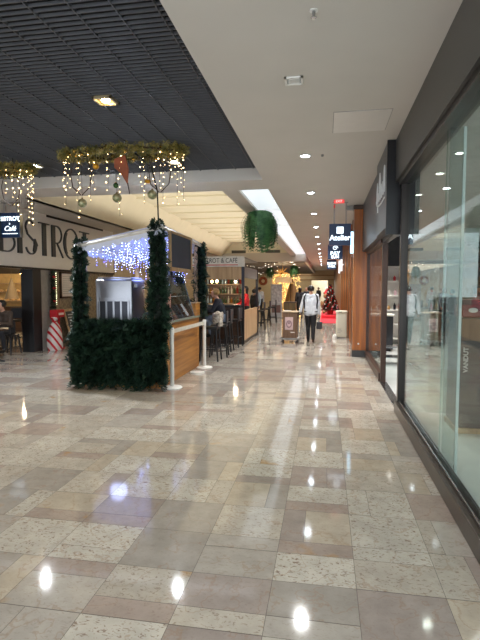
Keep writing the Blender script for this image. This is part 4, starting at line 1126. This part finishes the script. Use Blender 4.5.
b = MB((-7.45, 10.0, 1.6)); b.tube([(-7.45, 9.7, 2.15), (-7.45, 10.06, 2.15)], .012, 6); b.build('rod', M_woodD, t)
b = MB((-9.3, 13.0, 1.2)); b.lathe([(.0, 0), (.2, .0), (.19, .05), (.06, .5), (.015, .62), (0, .63)], (-9.4, 13.25, 1.32), 16)
b.tube([(-9.4, 13.25, 1.9), (-9.4, 13.25, 2.6)], .004, 4)
tag(b.build('cone_tree', mat('canvas_brown', (122, 104, 78), .8), None, True), 'small brown cone shaped decoration hanging inside the bistro', 'decoration')

# ------------------------------------------------------------------ man's trolley
t = thing('wooden_cart', 'brown wooden box cart with a poster, pushed by the walking person', 'cart', (-1.03, 14.65, 0))
O = (-1.03, 14.65, 0)
b = MB(O); b.box(-1.31, -.75, 14.36, 14.96, .1, .15, .01); b.build('base_plate', M_grey, t)
b = MB(O); b.box(-1.25, -.81, 14.42, 14.9, .15, .92, .008); cb_ = b.build('cabinet', M_woodB, t)
b = MB(O); b.box(-1.28, -.77, 14.39, 14.93, .92, .95, .006); b.build('top', wood('cart_top', (196, 172, 140), (170, 146, 114), 'X'), t)
b = MB(O); b.box(-1.17, -.93, 14.412, 14.421, .40, .78); b.build('poster', mat('poster_pink', (206, 178, 176), .5), cb_)
b = MB(O); b.lathe([(.055, 0), (.085, 0), (.085, .004), (.055, .004)], (-1.05, 14.410, .57), 24, rotm('X', PI / 2) @ Matrix.Diagonal((1, 1.35, 1, 1))); b.lathe([(.0, 0), (.035, 0), (.035, .004), (.0, .004)], (-1.05, 14.410, .6), 16, rotm('X', PI / 2)); b.build('poster_motif', mat('motif_mauve', (146, 116, 124), .5), cb_)
b = MB(O); b.box(-1.0, -.88, 14.414, 14.421, .31, .335); b.build('name_plate', M_paper, cb_)
for sx in (-1.25, -.81):
    for sy in (14.43, 14.89):
        b = MB(O); b.lathe([(.0, -.018), (.045, -.018), (.05, 0), (.045, .018), (0, .018)], (sx, sy, .05), 18, rotm('Y', PI / 2)); b.build('wheel', M_black, t, True)
b = MB(O); b.tube([(-.79, 14.5, .84), (-.70, 14.5, .86), (-.70, 14.86, .86), (-.79, 14.86, .84)], .014, 8); b.build('handle', M_frame, t, True)
b = MB((-1.12, 14.6, .95)); b.box(-1.24, -1.0, 14.5, 14.72, .951, .972, .004, M=None)
tag(b.build('paper_pad', M_paper), 'flat pale paper pad lying on the wooden cart', 'paper')
t = thing('wood_planter', 'tall brown wooden box standing behind the wooden cart', 'planter', (-1.75, 24, 0))
b = MB((-1.75, 24, 0)); b.box(-2.0, -1.4, 23.7, 24.3, .0, .95, .01); b.build('box', wood('olive_wood', (104, 82, 44), (80, 62, 32), 'Z'), t)
b = MB((-1.75, 24, 0)); b.box(-2.02, -1.38, 23.68, 24.32, .92, .97, .006); b.build('rim', M_woodD, t)
t = thing('poster_totem', 'silvery upright poster totem beyond the bar stools', 'totem', (-2.7, 26.4, 0))
b = MB((-2.7, 26.4, 0)); b.box(-2.92, -2.32, 26.3, 26.5, .05, 1.86, .02); b.build('panel', mat('totem_silver', (172, 170, 172), .35, metal=.4, var=.15), t)
b = MB((-2.7, 26.4, 0)); b.box(-2.86, -2.38, 26.29, 26.3, .3, .72); b.build('poster', mat('totem_poster', (110, 84, 80), .5), t)
b = MB((-2.7, 26.4, 0)); b.box(-2.86, -2.38, 26.29, 26.3, .8, 1.78); b.build('upper_sheet', mat('totem_sheet', (196, 192, 194), .5, rgb2=(150, 146, 150)), t)
b = MB((-2.7, 26.4, 0)); b.box(-2.97, -2.27, 26.2, 26.6, 0, .05); b.build('foot', M_grey, t)

# gold decorations far down
t = thing('starburst', 'gold starburst ornament hanging under the far dark ceiling', 'hanging decoration', (-2.75, 31, 2.9))
b = MB((-2.75, 31, 2.9))
for k in range(26):
    d = V((R.uniform(-1, 1), R.uniform(-.4, .4), R.uniform(-.7, .7))).normalized() * R.uniform(.35, .55)
    b.tube([V((-2.75, 31, 2.6)), V((-2.75, 31, 2.6)) + d], [.022, .006], 5)
b.build('rays', mat('gold_lit', (220, 160, 80), .3, metal=.6, emit=(255, 180, 90), es=.35), t)
b = MB((-2.75, 31, 2.9)); b.ball((-2.75, 31, 2.6), .08, 2); b.build('core', M_gold, t, True)
b = MB((-2.75, 31, 2.9)); b.tube([(-2.75, 31, 2.9), (-2.75, 31, 3.3)], .006, 5); b.build('wire', M_wire, t)
t = thing('light_tree', 'tall tree of golden lights beyond the wooden cart', 'light tree', (-2.2, 33, 0))
b = MB((-2.2, 33, 0)); b.lathe([(.0, .1), (.62, .1), (.5, .7), (.36, 1.3), (.2, 1.9), (.04, 2.5), (0, 2.52)], (-2.2, 33, 0), 20); b.build('cone', mat('gold_gauze', (150, 112, 58), .5, scale=20, var=.4), t, True)
b = MB((-2.2, 33, 0))
for i in range(420):
    z = .15 + 2.3 * (R.random() ** 1.3); r = .63 * (1 - z / 2.55) + .02; a = R.uniform(0, 2 * PI)
    b.ball((-2.2 + r * math.cos(a), 33 + r * math.sin(a), z), .022, 1)
o = b.build('bulb', emis('gold_bulb', (255, 206, 120), 4), t); o['kind'] = 'stuff'
b = MB((-2.2, 33, 0)); b.lathe([(.4, 0), (.4, .1)], (-2.2, 33, 0), 18); b.build('stand', M_woodD, t)
b = MB(); b.box(-3.9, -2.3, 36, 36.2, 0, 2.75); struct(b.build('wall_far_shop', mat('far_lit_shop', (206, 178, 132), .6, rgb2=(170, 140, 98), scale=3)))
t = thing('light_wall', 'glittering curtain of golden fairy lights behind the starburst', 'string lights', (-2.9, 35.8, 0))
b = MB((-2.9, 35.8, 0)); b.tube([(-3.8, 35.85, 2.72), (-1.75, 35.85, 2.72)], .02, 6); b.build('rail', M_wire, t)
b = MB((-2.9, 35.8, 0))
for i in range(420): b.ball((R.uniform(-3.8, -1.8), 35.85 + R.uniform(-.05, .05), R.uniform(.4, 2.7)), R.uniform(.012, .024), 1)
o = b.build('bulb', MATS['gold_bulb'], t); o['kind'] = 'stuff'
t = thing('lit_canopy', 'pale lit canopy box under the gold starburst far down the hall', 'canopy', (-2.75, 32.2, 2.0))
b = MB((-2.75, 32.2, 2.0)); b.box(-3.25, -2.2, 31.9, 32.6, 2.0, 2.38, .02); b.build('box', mat('canopy_cream', (226, 196, 150), .5, emit=(240, 200, 140), es=.25), t)
for sx in (-3.2, -2.25):
    b = MB((-2.75, 32.2, 2.0)); b.tube([(sx, 32.25, 0), (sx, 32.25, 2.0)], .03, 8); b.build('post', M_woodD, t)
b = MB((-3.95, 33, 1.6)); b.tube([(-3.95 + .2 * math.cos(k * PI / 10), 31.0, 2.1 + .2 * math.sin(k * PI / 10)) for k in range(21)], .09, 8, False); b.tube([(-3.95, 31, 2.3), (-3.95, 31, 3.3)], .005, 4)
tag(b.build('wreath', M_rust, None, True), 'rust coloured round wreath hanging left of the poster totem', 'wreath')
t = thing('light_curtain', 'sparse curtain of white star lights under the far dark ceiling', 'string lights', (-3.7, 29, 3.2))
for k in range(12):
    x = -4.9 + k * .17; b = MB((-3.7, 29, 3.2)); y = 30.4 + R.uniform(-.3, .6); ln = R.uniform(.15, .8)
    b.tube([(x, y, 3.3), (x, y, 3.3 - ln)], .003, 4); b.mi = 1
    for q in range(2): b.ball((x, y, 3.3 - ln * (q + 1) / 2), R.uniform(.012, .03), 1)
    b.build('light_strand', [M_wire, emis('star_bulb', (255, 244, 225), 2.5)], t)
for i, y in enumerate((30.6, 33.2, 35.8, 38.6)):
    t = thing('ceiling_downlight', 'bright round downlight in the far dark ceiling, %s of four' % ORD[i], 'lamp', (-2.1, y, 3.3))
    b = MB((-2.1, y, 3.3)); b.lathe([(.11, -.03), (.15, -.03), (.15, 0), (.11, 0)], (-2.1, y, 3.3), 18); b.build('trim_ring', M_white, t, True)
    b = MB((-2.1, y, 3.3)); b.lathe([(0, -.025), (.11, -.025), (.11, -.01), (0, -.01)], (-2.1, y, 3.3), 18); b.build('lens', emis('far_lens', (255, 244, 225), 12), t)
    lamp('SPOT', 'downlight_lamp', (-2.1, y, 3.26), 90, (1, .88, .7), .08, (0, 0, 0), t, 130, .7)
for i, x in enumerate((-5.35, -3.2)):
    t = thing('air_grille', 'dark slotted air grille at the end of the cream ceiling recess, %s of two' % ('left', 'right')[i], 'vent', (x, 29.88, 3.75))
    b = MB((x, 29.88, 3.75)); b.box(x - .45, x + .45, 29.86, 29.9, 3.68, 4.0); b.build('frame', mat('grille_grey', (120, 114, 100), .5), t)
    b = MB((x, 29.88, 3.75))
    for k in range(6): b.box(x - .42, x + .42, 29.85, 29.87, 3.70 + k * .048, 3.73 + k * .048)
    b.build('slat', mat('grille_slat', (70, 66, 60), .5), t)

# ------------------------------------------------------------------ red carpet and tree
b = MB((.3, 30, 0)); b.box(-.22, .72, 23.0, 42, 0, .02)
tag(b.build('red_carpet', M_carpet), 'bright red carpet running along the slatted wooden wall', 'carpet')
b = MB((.3, 30, 0)); b.box(-.18, .72, 26.2, 30.5, .02, .18, .01)
tag(b.build('carpet_step', M_carpet), 'low red carpeted step under the decorated tree', 'step')
TX, TY = .30, 27.2
t = thing('christmas_tree', 'decorated dark Christmas tree with red and white baubles on the carpet', 'tree', (TX, TY, .18))
b = MB((TX, TY, .18)); b.lathe([(.0, .18), (.15, .18), (.2, .44), (.17, .44), (0, .40)], (TX, TY, 0), 18); b.build('pot', mat('red_pot', (176, 36, 34), .4), t, True)
b = MB((TX, TY, .18)); b.tube([(TX, TY, .3), (TX, TY, 1.85)], [.04, .01], 6); b.build('trunk', M_woodD, t)
b = MB((TX, TY, .18))
for i in range(900):
    z = .45 + 1.38 * R.random() ** 1.2; r = .48 * (1 - (z - .45) / 1.5); a = R.uniform(0, 2 * PI)
    sprig(b, (TX + r * .35 * math.cos(a), TY + r * .35 * math.sin(a), z), (math.cos(a), math.sin(a), -.15), r * .7, .07, 5)
b.build('foliage', mat('tree_dark', (54, 36, 30), .6, rgb2=(34, 48, 34), scale=6), t)
MR = mat('bauble_red', (196, 34, 36), .2); MW = mat('bauble_white', (238, 226, 220), .2)
for i in range(44):
    z = .5 + 1.3 * ((i + .5) / 44) ** 1.25; r = .46 * (1 - (z - .45) / 1.5) + .02; a = PI * 1.05 + (i * 2.4) % PI * .95
    c = (TX + r * math.cos(a), TY + r * math.sin(a), z)
    b = MB(c); b.ball(c, .038, 2); wt = i % 3 == 0
    tag(b.build('bauble', MW if wt else MR, None, True), ('white' if wt else 'red') + ' bauble hanging on the decorated tree on the red carpet', 'bauble', ('white' if wt else 'red') + ' baubles on the decorated tree')
t = thing('plush_bear', 'tan plush figure with a white bobble hat beside the decorated tree', 'soft toy', (.12, 28.3, .18))
b = MB((.12, 28.3, .18)); b.ball((.1, 28.3, .62), .26, 3, (1, .9, 1.5)); b.ball((.1, 28.26, 1.2), .19, 3); 
for s in (-1, 1):
    b.ball((.1 + s * .15, 28.28, 1.36), .06, 2); b.ball((.1 + s * .27, 28.2, .72), .1, 2, (.8, .9, 1.9)); b.ball((.1 + s * .15, 28.1, .28), .11, 2, (.9, 1.6, .9))
b.ball((.1, 28.09, 1.16), .08, 2); b.build('body', mat('plush_tan', (176, 130, 88), .9, bump=.4, scale=40), t, True)
b = MB((.12, 28.3, .18)); b.lathe([(.17, 1.33), (.12, 1.46), (.04, 1.58)], (.1, 28.27, 0), 14); b.build('hat', M_red, t, True)
b = MB((.12, 28.3, .18)); b.ball((.1, 28.27, 1.63), .08, 2); b.build('bobble', M_white, t, True)
b = MB((.12, 28.3, .18))
for s in (-1, 1): b.ball((.1 + s * .07, 28.085, 1.25), .022, 2)
b.build('eyes', M_black, t, True)

# ------------------------------------------------------------------ people
def cap_mesh(bm, p0, p1, r0, r1, seg=12):
    p0 = V(p0); p1 = V(p1); d = p1 - p0; L_ = d.length
    if L_ < 1e-5: d = V((0, 0, 1))
    q = d.normalized().to_track_quat('Z', 'Y').to_matrix()
    prof = []
    for k in range(5): a = -PI / 2 + (PI / 2) * k / 4; prof.append((r0 * math.cos(a), r0 * math.sin(a)))
    for k in range(5): a = (PI / 2) * k / 4; prof.append((r1 * math.cos(a), L_ + r1 * math.sin(a)))
    rings = []
    for r, z in prof:
        r = max(r, 1e-4)
        rings.append([bm.verts.new(p0 + q @ V((r * math.cos(2 * PI * k / seg), r * math.sin(2 * PI * k / seg), z))) for k in range(seg)])
    for i in range(len(rings) - 1):
        for k in range(seg): bm.faces.new((rings[i][k], rings[i][(k + 1) % seg], rings[i + 1][(k + 1) % seg], rings[i + 1][k]))
    bm.faces.new(list(reversed(rings[0]))); bm.faces.new(rings[-1])

def person(label, loc, rz, J, reg, hair, hair_long=False, vox=.011, bulk=1.12, hem=False):
    """J: joints in local space (+y is forward). reg: materials for regions."""
    t = thing('person', label, 'person', loc, rz)
    bm = bmesh.new(); prims = []
    def C(p0, p1, r0, r1, g):
        if g in ('top', 'sleeve', 'legs'): r0 *= bulk; r1 *= bulk
        cap_mesh(bm, p0, p1, r0, r1); prims.append((V(p0), V(p1), r0, r1, g))
    J = {k: V(v) for k, v in J.items()}
    side = (J['shR'] - J['shL']).normalized()
    pel, chest, neck, head = J['pelvis'], J['chest'], J['neck'], J['head']
    hipside = (J['hipR'] - J['hipL']).normalized()
    up = (chest - pel).normalized()
    # trunk from paired capsules -> oval cross sections
    waist = pel.lerp(chest, .45)
    for s in (-1, 1):
        C(pel + hipside * s * .075 - up * .02, pel + hipside * s * .07 + up * .06, .105, .10, 'legs')
        C(waist + side * s * .05, chest + side * s * .075, .098, .112, 'top')
        C(pel + side * s * .06 + up * .08, waist + side * s * .05, .103, .098, 'top')
        C(chest + side * s * .075, chest + side * s * .10 + up * .13, .11, .075, 'top')
    if hem:
        for s in (-1, 1): C(pel + hipside * s * .075 + up * .08, pel + hipside * s * .072 - up * .05, .108, .105, 'top')
    C(chest + up * .15 - side * .1, chest + up * .15 + side * .1, .07, .07, 'top')
    C(J['shL'], J['shR'], .06, .06, 'top')
    for s in 'LR':
        g = 'sleeve'
        C(J['sh' + s], J['el' + s], .058, .045, g); C(J['el' + s], J['wr' + s], .045, .034, g)
        C(J['hip' + s], J['kn' + s], .088, .062, 'legs'); C(J['kn' + s], J['an' + s], .06, .042, 'legs')
        kn, an, toe = J['kn' + s], J['an' + s], J['toe' + s]
        mid = kn.lerp(an, .3); back = V((0, -.02, 0)); C(mid + back, kn.lerp(an, .55) + back * .5, .056, .05, 'legs')
        fd = (toe - an); C(an + V((0, 0, -.01)) - fd * .12, an + fd * .5 + V((0, 0, -.03)), .042, .04, 'shoe'); C(an + fd * .4 + V((0, 0, -.035)), toe, .04, .032, 'shoe')
        # hand
        wr, ha = J['wr' + s], J['ha' + s]
        d = (ha - wr).normalized()
        inn = (side * (1 if s == 'L' else -1)); inn = (inn - d * inn.dot(d)).normalized()   # palm faces the body
        acr = d.cross(inn).normalized()
        if acr.y < 0: acr = -acr                                                     # thumb side forward
        for k in (-1, 0, 1): C(wr + acr * k * .008, wr + d * .085 + acr * k * .026, .017, .013, 'skin')
        for k, ln in zip((-1.5, -.5, .5, 1.5), (.058, .074, .080, .070)):
            a0 = wr + d * .088 + acr * k * .0195; a1 = a0 + (d * .92 + inn * .3) * ln * .5; a2 = a1 + (d * .7 + inn * .72) * ln * .5
            C(a0, a1, .0095, .0088, 'skin'); C(a1, a2, .0088, .0075, 'skin')
        b0 = wr + d * .03 + acr * .026; b1 = b0 + (d * .6 + acr * .7 + inn * .25).normalized() * .042; b2 = b1 + (d * .9 + acr * .25 + inn * .3).normalized() * .032
        C(b0, b1, .013, .0105, 'skin'); C(b1, b2, .0105, .0085, 'skin')
    C(neck - up * .03, head - V((0, 0, .05)), .056, .05, 'skin')
    fw = J.get('face', V((0, 1, 0))).normalized(); hs = fw.cross(V((0, 0, 1))).normalized()
    hu = hs.cross(fw).normalized()
    H = lambda x, y, z: head + hs * x + fw * y + hu * z
    C(H(0, -.02, .025), H(0, .015, .03), .083, .08, 'skin'); C(H(0, .03, -.03), H(0, .04, -.065), .06, .042, 'skin'); C(H(0, .05, -.085), H(0, .06, -.09), .028, .024, 'skin')
    C(H(0, .088, .02), H(0, .112, -.022), .009, .015, 'skin')           # nose
    C(H(-.045, .078, .038), H(.045, .078, .038), .014, .014, 'skin')     # brow
    C(H(-.02, .094, -.055), H(.02, .094, -.055), .009, .009, 'lips')
    for s in (-1, 1): C(H(s * .082, -.005, .02), H(s * .084, -.01, -.02), .014, .010, 'skin')
    me = bpy.data.meshes.new('person_tmp'); bm.to_mesh(me); bm.free()
    o = bpy.data.objects.new('person_tmp', me); col.objects.link(o)
    m = o.modifiers.new('r', 'REMESH'); m.mode = 'VOXEL'; m.voxel_size = vox; m.use_smooth_shade = True
    m2 = o.modifiers.new('s', 'SMOOTH'); m2.factor = .5; m2.iterations = 4 if vox > .008 else 3
    dg = bpy.context.evaluated_depsgraph_get()
    mb = bpy.data.meshes.new_from_object(o.evaluated_get(dg)); bpy.data.objects.remove(o)
    names = ['top', 'sleeve', 'legs', 'shoe', 'skin', 'lips']
    mb.materials.clear()
    for g in names: mb.materials.append(reg.get(g, reg.get({'sleeve': 'top', 'lips': 'skin'}.get(g, g))) if g != 'lips' else mat('lips', (170, 100, 92), .5))
    nf = len(mb.polygons); cen = np.zeros(nf * 3); mb.polygons.foreach_get('center', cen); cen = cen.reshape(-1, 3)
    best = np.full(nf, 1e9); idx = np.zeros(nf, dtype=np.int32)
    for (a, c, r0, r1, g) in prims:
        a_ = np.array(a); d_ = np.array(c) - a_; l2 = max(d_.dot(d_), 1e-9)
        tt = np.clip(((cen - a_) @ d_) / l2, 0, 1)
        dist = np.linalg.norm(cen - (a_ + tt[:, None] * d_), axis=1) - (r0 + (r1 - r0) * tt)
        w_ = dist < best; best[w_] = dist[w_]; idx[w_] = names.index(g)
    mb.polygons.foreach_set('material_index', idx)
    for p in mb.polygons: p.use_smooth = True
    ob = bpy.data.objects.new('body', mb); col.objects.link(ob); ob.parent = t
    # eyes + hair
    b = MB()
    for s in (-1, 1): b.ball(H(s * .032, .083, .018), .011, 2)
    b.build('eyes', M_black, t, True)
    b = MB(); b.ball(H(0, -.018, .03), .094, 3, (1, 1, 1))
    kill = []
    for v in b.bm.verts:
        l = v.co - head; y = l.dot(fw); z = l.dot(hu)
        if (y > .035 and z < .075) or (z < -.045 and not hair_long) or (y > .02 and z < 0): kill.append(v)
        else:
            v.co += hu * .006 * math.sin(l.x * 90) + (V((0, 0, -.10)) if hair_long and z < -.02 else V((0, 0, 0)))
    bmesh.ops.delete(b.bm, geom=kill, context='VERTS')
    g = bmesh.ops.extrude_face_region(b.bm, geom=list(b.bm.faces))
    for v in [q for q in g['geom'] if isinstance(q, bmesh.types.BMVert)]: v.co += (v.co - head).normalized() * .008
    b.build('hair', hair, t, True)
    return t, J

def standing(h=1.73, **kw):
    k = h / 1.73
    J = dict(pelvis=(0, 0, .96), chest=(0, .01, 1.24), neck=(0, .0, 1.47), head=(0, .02, 1.60),
             shL=(-.175, 0, 1.40), shR=(.175, 0, 1.40), elL=(-.23, -.03, 1.12), elR=(.23, -.03, 1.12), wrL=(-.24, .04, .87), wrR=(.24, .04, .87), haL=(-.24, .07, .78), haR=(.24, .07, .78),
             hipL=(-.09, 0, .92), hipR=(.09, 0, .92), knL=(-.1, .02, .5), knR=(.1, .02, .5), anL=(-.1, -.02, .085), anR=(.1, -.02, .085), toeL=(-.12, .14, .035), toeR=(.12, .14, .035))
    J.update(kw)
    return {a: tuple(c * k for c in v) if a != 'face' else v for a, v in J.items()}
blk = mat('black_trousers', (24, 25, 30), .7, var=.2); shoe = mat('black_shoes', (16, 16, 18), .4)
# the man walking away beside his cart
man, MJ = person('person in white jacket and black trousers walking away beside the wooden cart', (-.42, 14.82, 0), 0,
    standing(1.73, elL=(-.27, .02, 1.13), wrL=(-.315, .0, .92), haL=(-.32, .06, .86), elR=(.235, -.05, 1.13), wrR=(.25, .0, .88), haR=(.25, .03, .79),
             knL=(-.08, .10, .52), anL=(-.075, .14, .09), toeL=(-.09, .30, .04), knR=(.08, -.02, .5), anR=(.08, -.16, .11), toeR=(.09, -.01, .035)),
    dict(top=mat('white_jacket', (206, 212, 220), .8, var=.08), sleeve=MATS['white_jacket'], legs=blk, shoe=shoe, skin=M_skin), M_hairD, vox=.0065, bulk=1.25, hem=True)
for s in (-1, 1):
    b = MB(); b.tube([(s * .135, -.075, 1.475), (s * .185, -.085, 1.40), (s * .205, -.08, 1.28), (s * .195, -.08, 1.14), (s * .185, -.07, 1.02)], [.012, .024, .028, .026, .018], 10)
    b.build('jacket_panel', mat('jacket_black', (34, 36, 42), .8), man, True)
t = thing('hand_bag', 'dark bag hanging from the right hand of the walking person', 'bag', (-.14, 14.84, .42))
b = MB((-.14, 14.84, .42)); b.box(-.25, -.07, 14.74, 14.96, .40, .62, .03, 3); b.build('bag_body', mat('bag_dark', (46, 44, 48), .6), t, True)
b = MB((-.14, 14.84, .42)); b.tube([(-.165, 14.77, .61), (-.165, 14.80, .78), (-.165, 14.87, .80), (-.165, 14.93, .61)], .008, 6); b.build('strap', M_black, t)
def seated(seat=.78, lean=.12, **kw):
    z = seat + .09
    J = dict(pelvis=(0, 0, z), chest=(0, lean * .6, z + .29), neck=(0, lean, z + .51), head=(0, lean + .05, z + .64),
             shL=(-.175, lean * .8, z + .44), shR=(.175, lean * .8, z + .44), elL=(-.24, lean + .08, z + .18), elR=(.24, lean + .08, z + .18), wrL=(-.16, lean + .30, z + .22), wrR=(.16, lean + .30, z + .22), haL=(-.13, lean + .38, z + .22), haR=(.13, lean + .38, z + .22),
             hipL=(-.09, .02, z - .02), hipR=(.09, .02, z - .02), knL=(-.12, .40, z + .0), knR=(.12, .40, z + .0), anL=(-.12, .30, z - .42), anR=(.12, .30, z - .42), toeL=(-.12, .45, z - .47), toeR=(.12, .45, z - .47))
    J.update(kw); return J
jeans = mat('blue_jeans', (112, 124, 142), .8, var=.15); navy = mat('navy_jumper', (30, 34, 46), .8, var=.2)
person('person in navy top and pale jeans sitting on a bar stool at the bar', (-2.62, 12.3, 0), PI / 2, seated(.78, .16), dict(top=navy, legs=jeans, shoe=shoe, skin=M_skin), M_hairB)
person('person in red top standing at the end of the wood panelled bar', (-2.64, 16.1, 0), PI * .62, standing(1.72, elL=(-.25, .1, 1.15), wrL=(-.2, .33, 1.05), haL=(-.18, .42, 1.05), elR=(.25, .1, 1.15), wrR=(.2, .33, 1.05), haR=(.18, .42, 1.05)), dict(top=mat('red_top', (206, 34, 42), .8), legs=blk, shoe=shoe, skin=M_skin), M_hairD, True)
st_c = bar_stool_proto('low dark chair under the seated person at the bistro entrance', (-7.75, 10.75, 0), PI); st_c.scale = (1, 1, .64)
person('person in brown jacket sitting at the bistro entrance table', (-7.75, 10.72, 0), PI, seated(.50, .16, face=(.5, .8, 0)), dict(top=mat('brown_jacket', (70, 56, 46), .8), legs=blk, shoe=shoe, skin=M_skin), M_hairD)
person('person in dark clothes bending behind the rear of the kiosk glass', (-3.1, 10.03, 0), -PI / 2 + .1, standing(1.5, chest=(0, .1, 1.2), neck=(0, .2, 1.38), head=(0, .27, 1.47), shL=(-.175, .17, 1.33), shR=(.175, .17, 1.33)), dict(top=navy, legs=blk, shoe=shoe, skin=M_skin), M_hairD)
person('small distant person in black just left of the walking person', (-1.3, 25.6, 0), .3, standing(1.68), dict(top=mat('black_coat', (28, 28, 32), .8), legs=blk, shoe=shoe, skin=M_skin), M_hairD, True)
person('distant person in pale blue standing beyond the bar stools', (-3.2, 22.5, 0), 2.6, standing(1.65), dict(top=mat('pale_blue_top', (170, 186, 204), .8), legs=blk, shoe=shoe, skin=M_skin), M_hairD, True)
person('distant person in brown coat beyond the bar stools', (-3.5, 24.5, 0), 1.2, standing(1.7), dict(top=mat('coat_brown', (96, 70, 52), .8), legs=jeans, shoe=shoe, skin=M_skin), M_hairB)
person('distant person in dark coat left of the poster totem', (-2.95, 20.2, 0), -.8, standing(1.6), dict(top=mat('coat_grey', (52, 52, 58), .8), legs=blk, shoe=shoe, skin=M_skin), M_hairD)

person('distant person in white shirt walking left of the poster totem', (-3.7, 27.5, 0), .4, standing(1.72), dict(top=MATS['white_jacket'], legs=blk, shoe=shoe, skin=M_skin), M_hairD)
person('distant person in dark top near the golden light tree', (-1.15, 31.0, 0), 2.8, standing(1.7), dict(top=MATS['coat_grey'], legs=jeans, shoe=shoe, skin=M_skin), M_hairD)
person('far distant person in grey at the end of the red carpet', (-.6, 46, 0), 2.6, standing(1.7), dict(top=MATS['coat_grey'], legs=blk, shoe=shoe, skin=M_skin), M_hairD)
# ------------------------------------------------------------------ more light: coves, far hall
lamp('AREA', 'cove_light', (-4.2, 19.5, 3.72), 140, (1, .94, .80), 3.6, (PI, 0, 0), None, sy=19)
lamp('AREA', 'far_hall_light', (-4.0, 44, 3.2), 230, (1, .85, .62), 5, (0, 0, 0), None, sy=22)
lamp('AREA', 'end_shop_light', (-.7, 56.3, 2.9), 28, (1, .92, .75), 2, (0, 0, 0), None, sy=2)
for y in (33, 37):
    lamp('POINT', 'far_shop_glow', (-3.0, 34.5, 2.4), 40, (1, .8, .5), .2)
lamp('POINT', 'bakery_glow', (-10, 15.8, 2.3), 60, (1, .8, .5), .2)

w = bpy.data.worlds.new('world'); sc.world = w; w.use_nodes = True
bg = w.node_tree.nodes['Background']; bg.inputs[0].default_value = (.86, .92, 1.0, 1); bg.inputs[1].default_value = 2.4

cd = bpy.data.cameras.new('camera'); cam = bpy.data.objects.new('camera', cd); col.objects.link(cam)
cd.sensor_fit = 'VERTICAL'; cd.sensor_height = 36; cd.lens = 481 / 640 * 36; cd.clip_start = .05; cd.clip_end = 300
cam.location = (0, 0, 1.65); cam.rotation_euler = (PI / 2 - math.atan(32 / 481), 0, math.radians(10.0))
sc.camera = cam
sc.view_settings.view_transform = 'Standard'; sc.view_settings.look = 'None'
sc.view_settings.gamma = 1; sc.view_settings.use_curve_mapping = False
sc.view_settings.exposure = 0.42
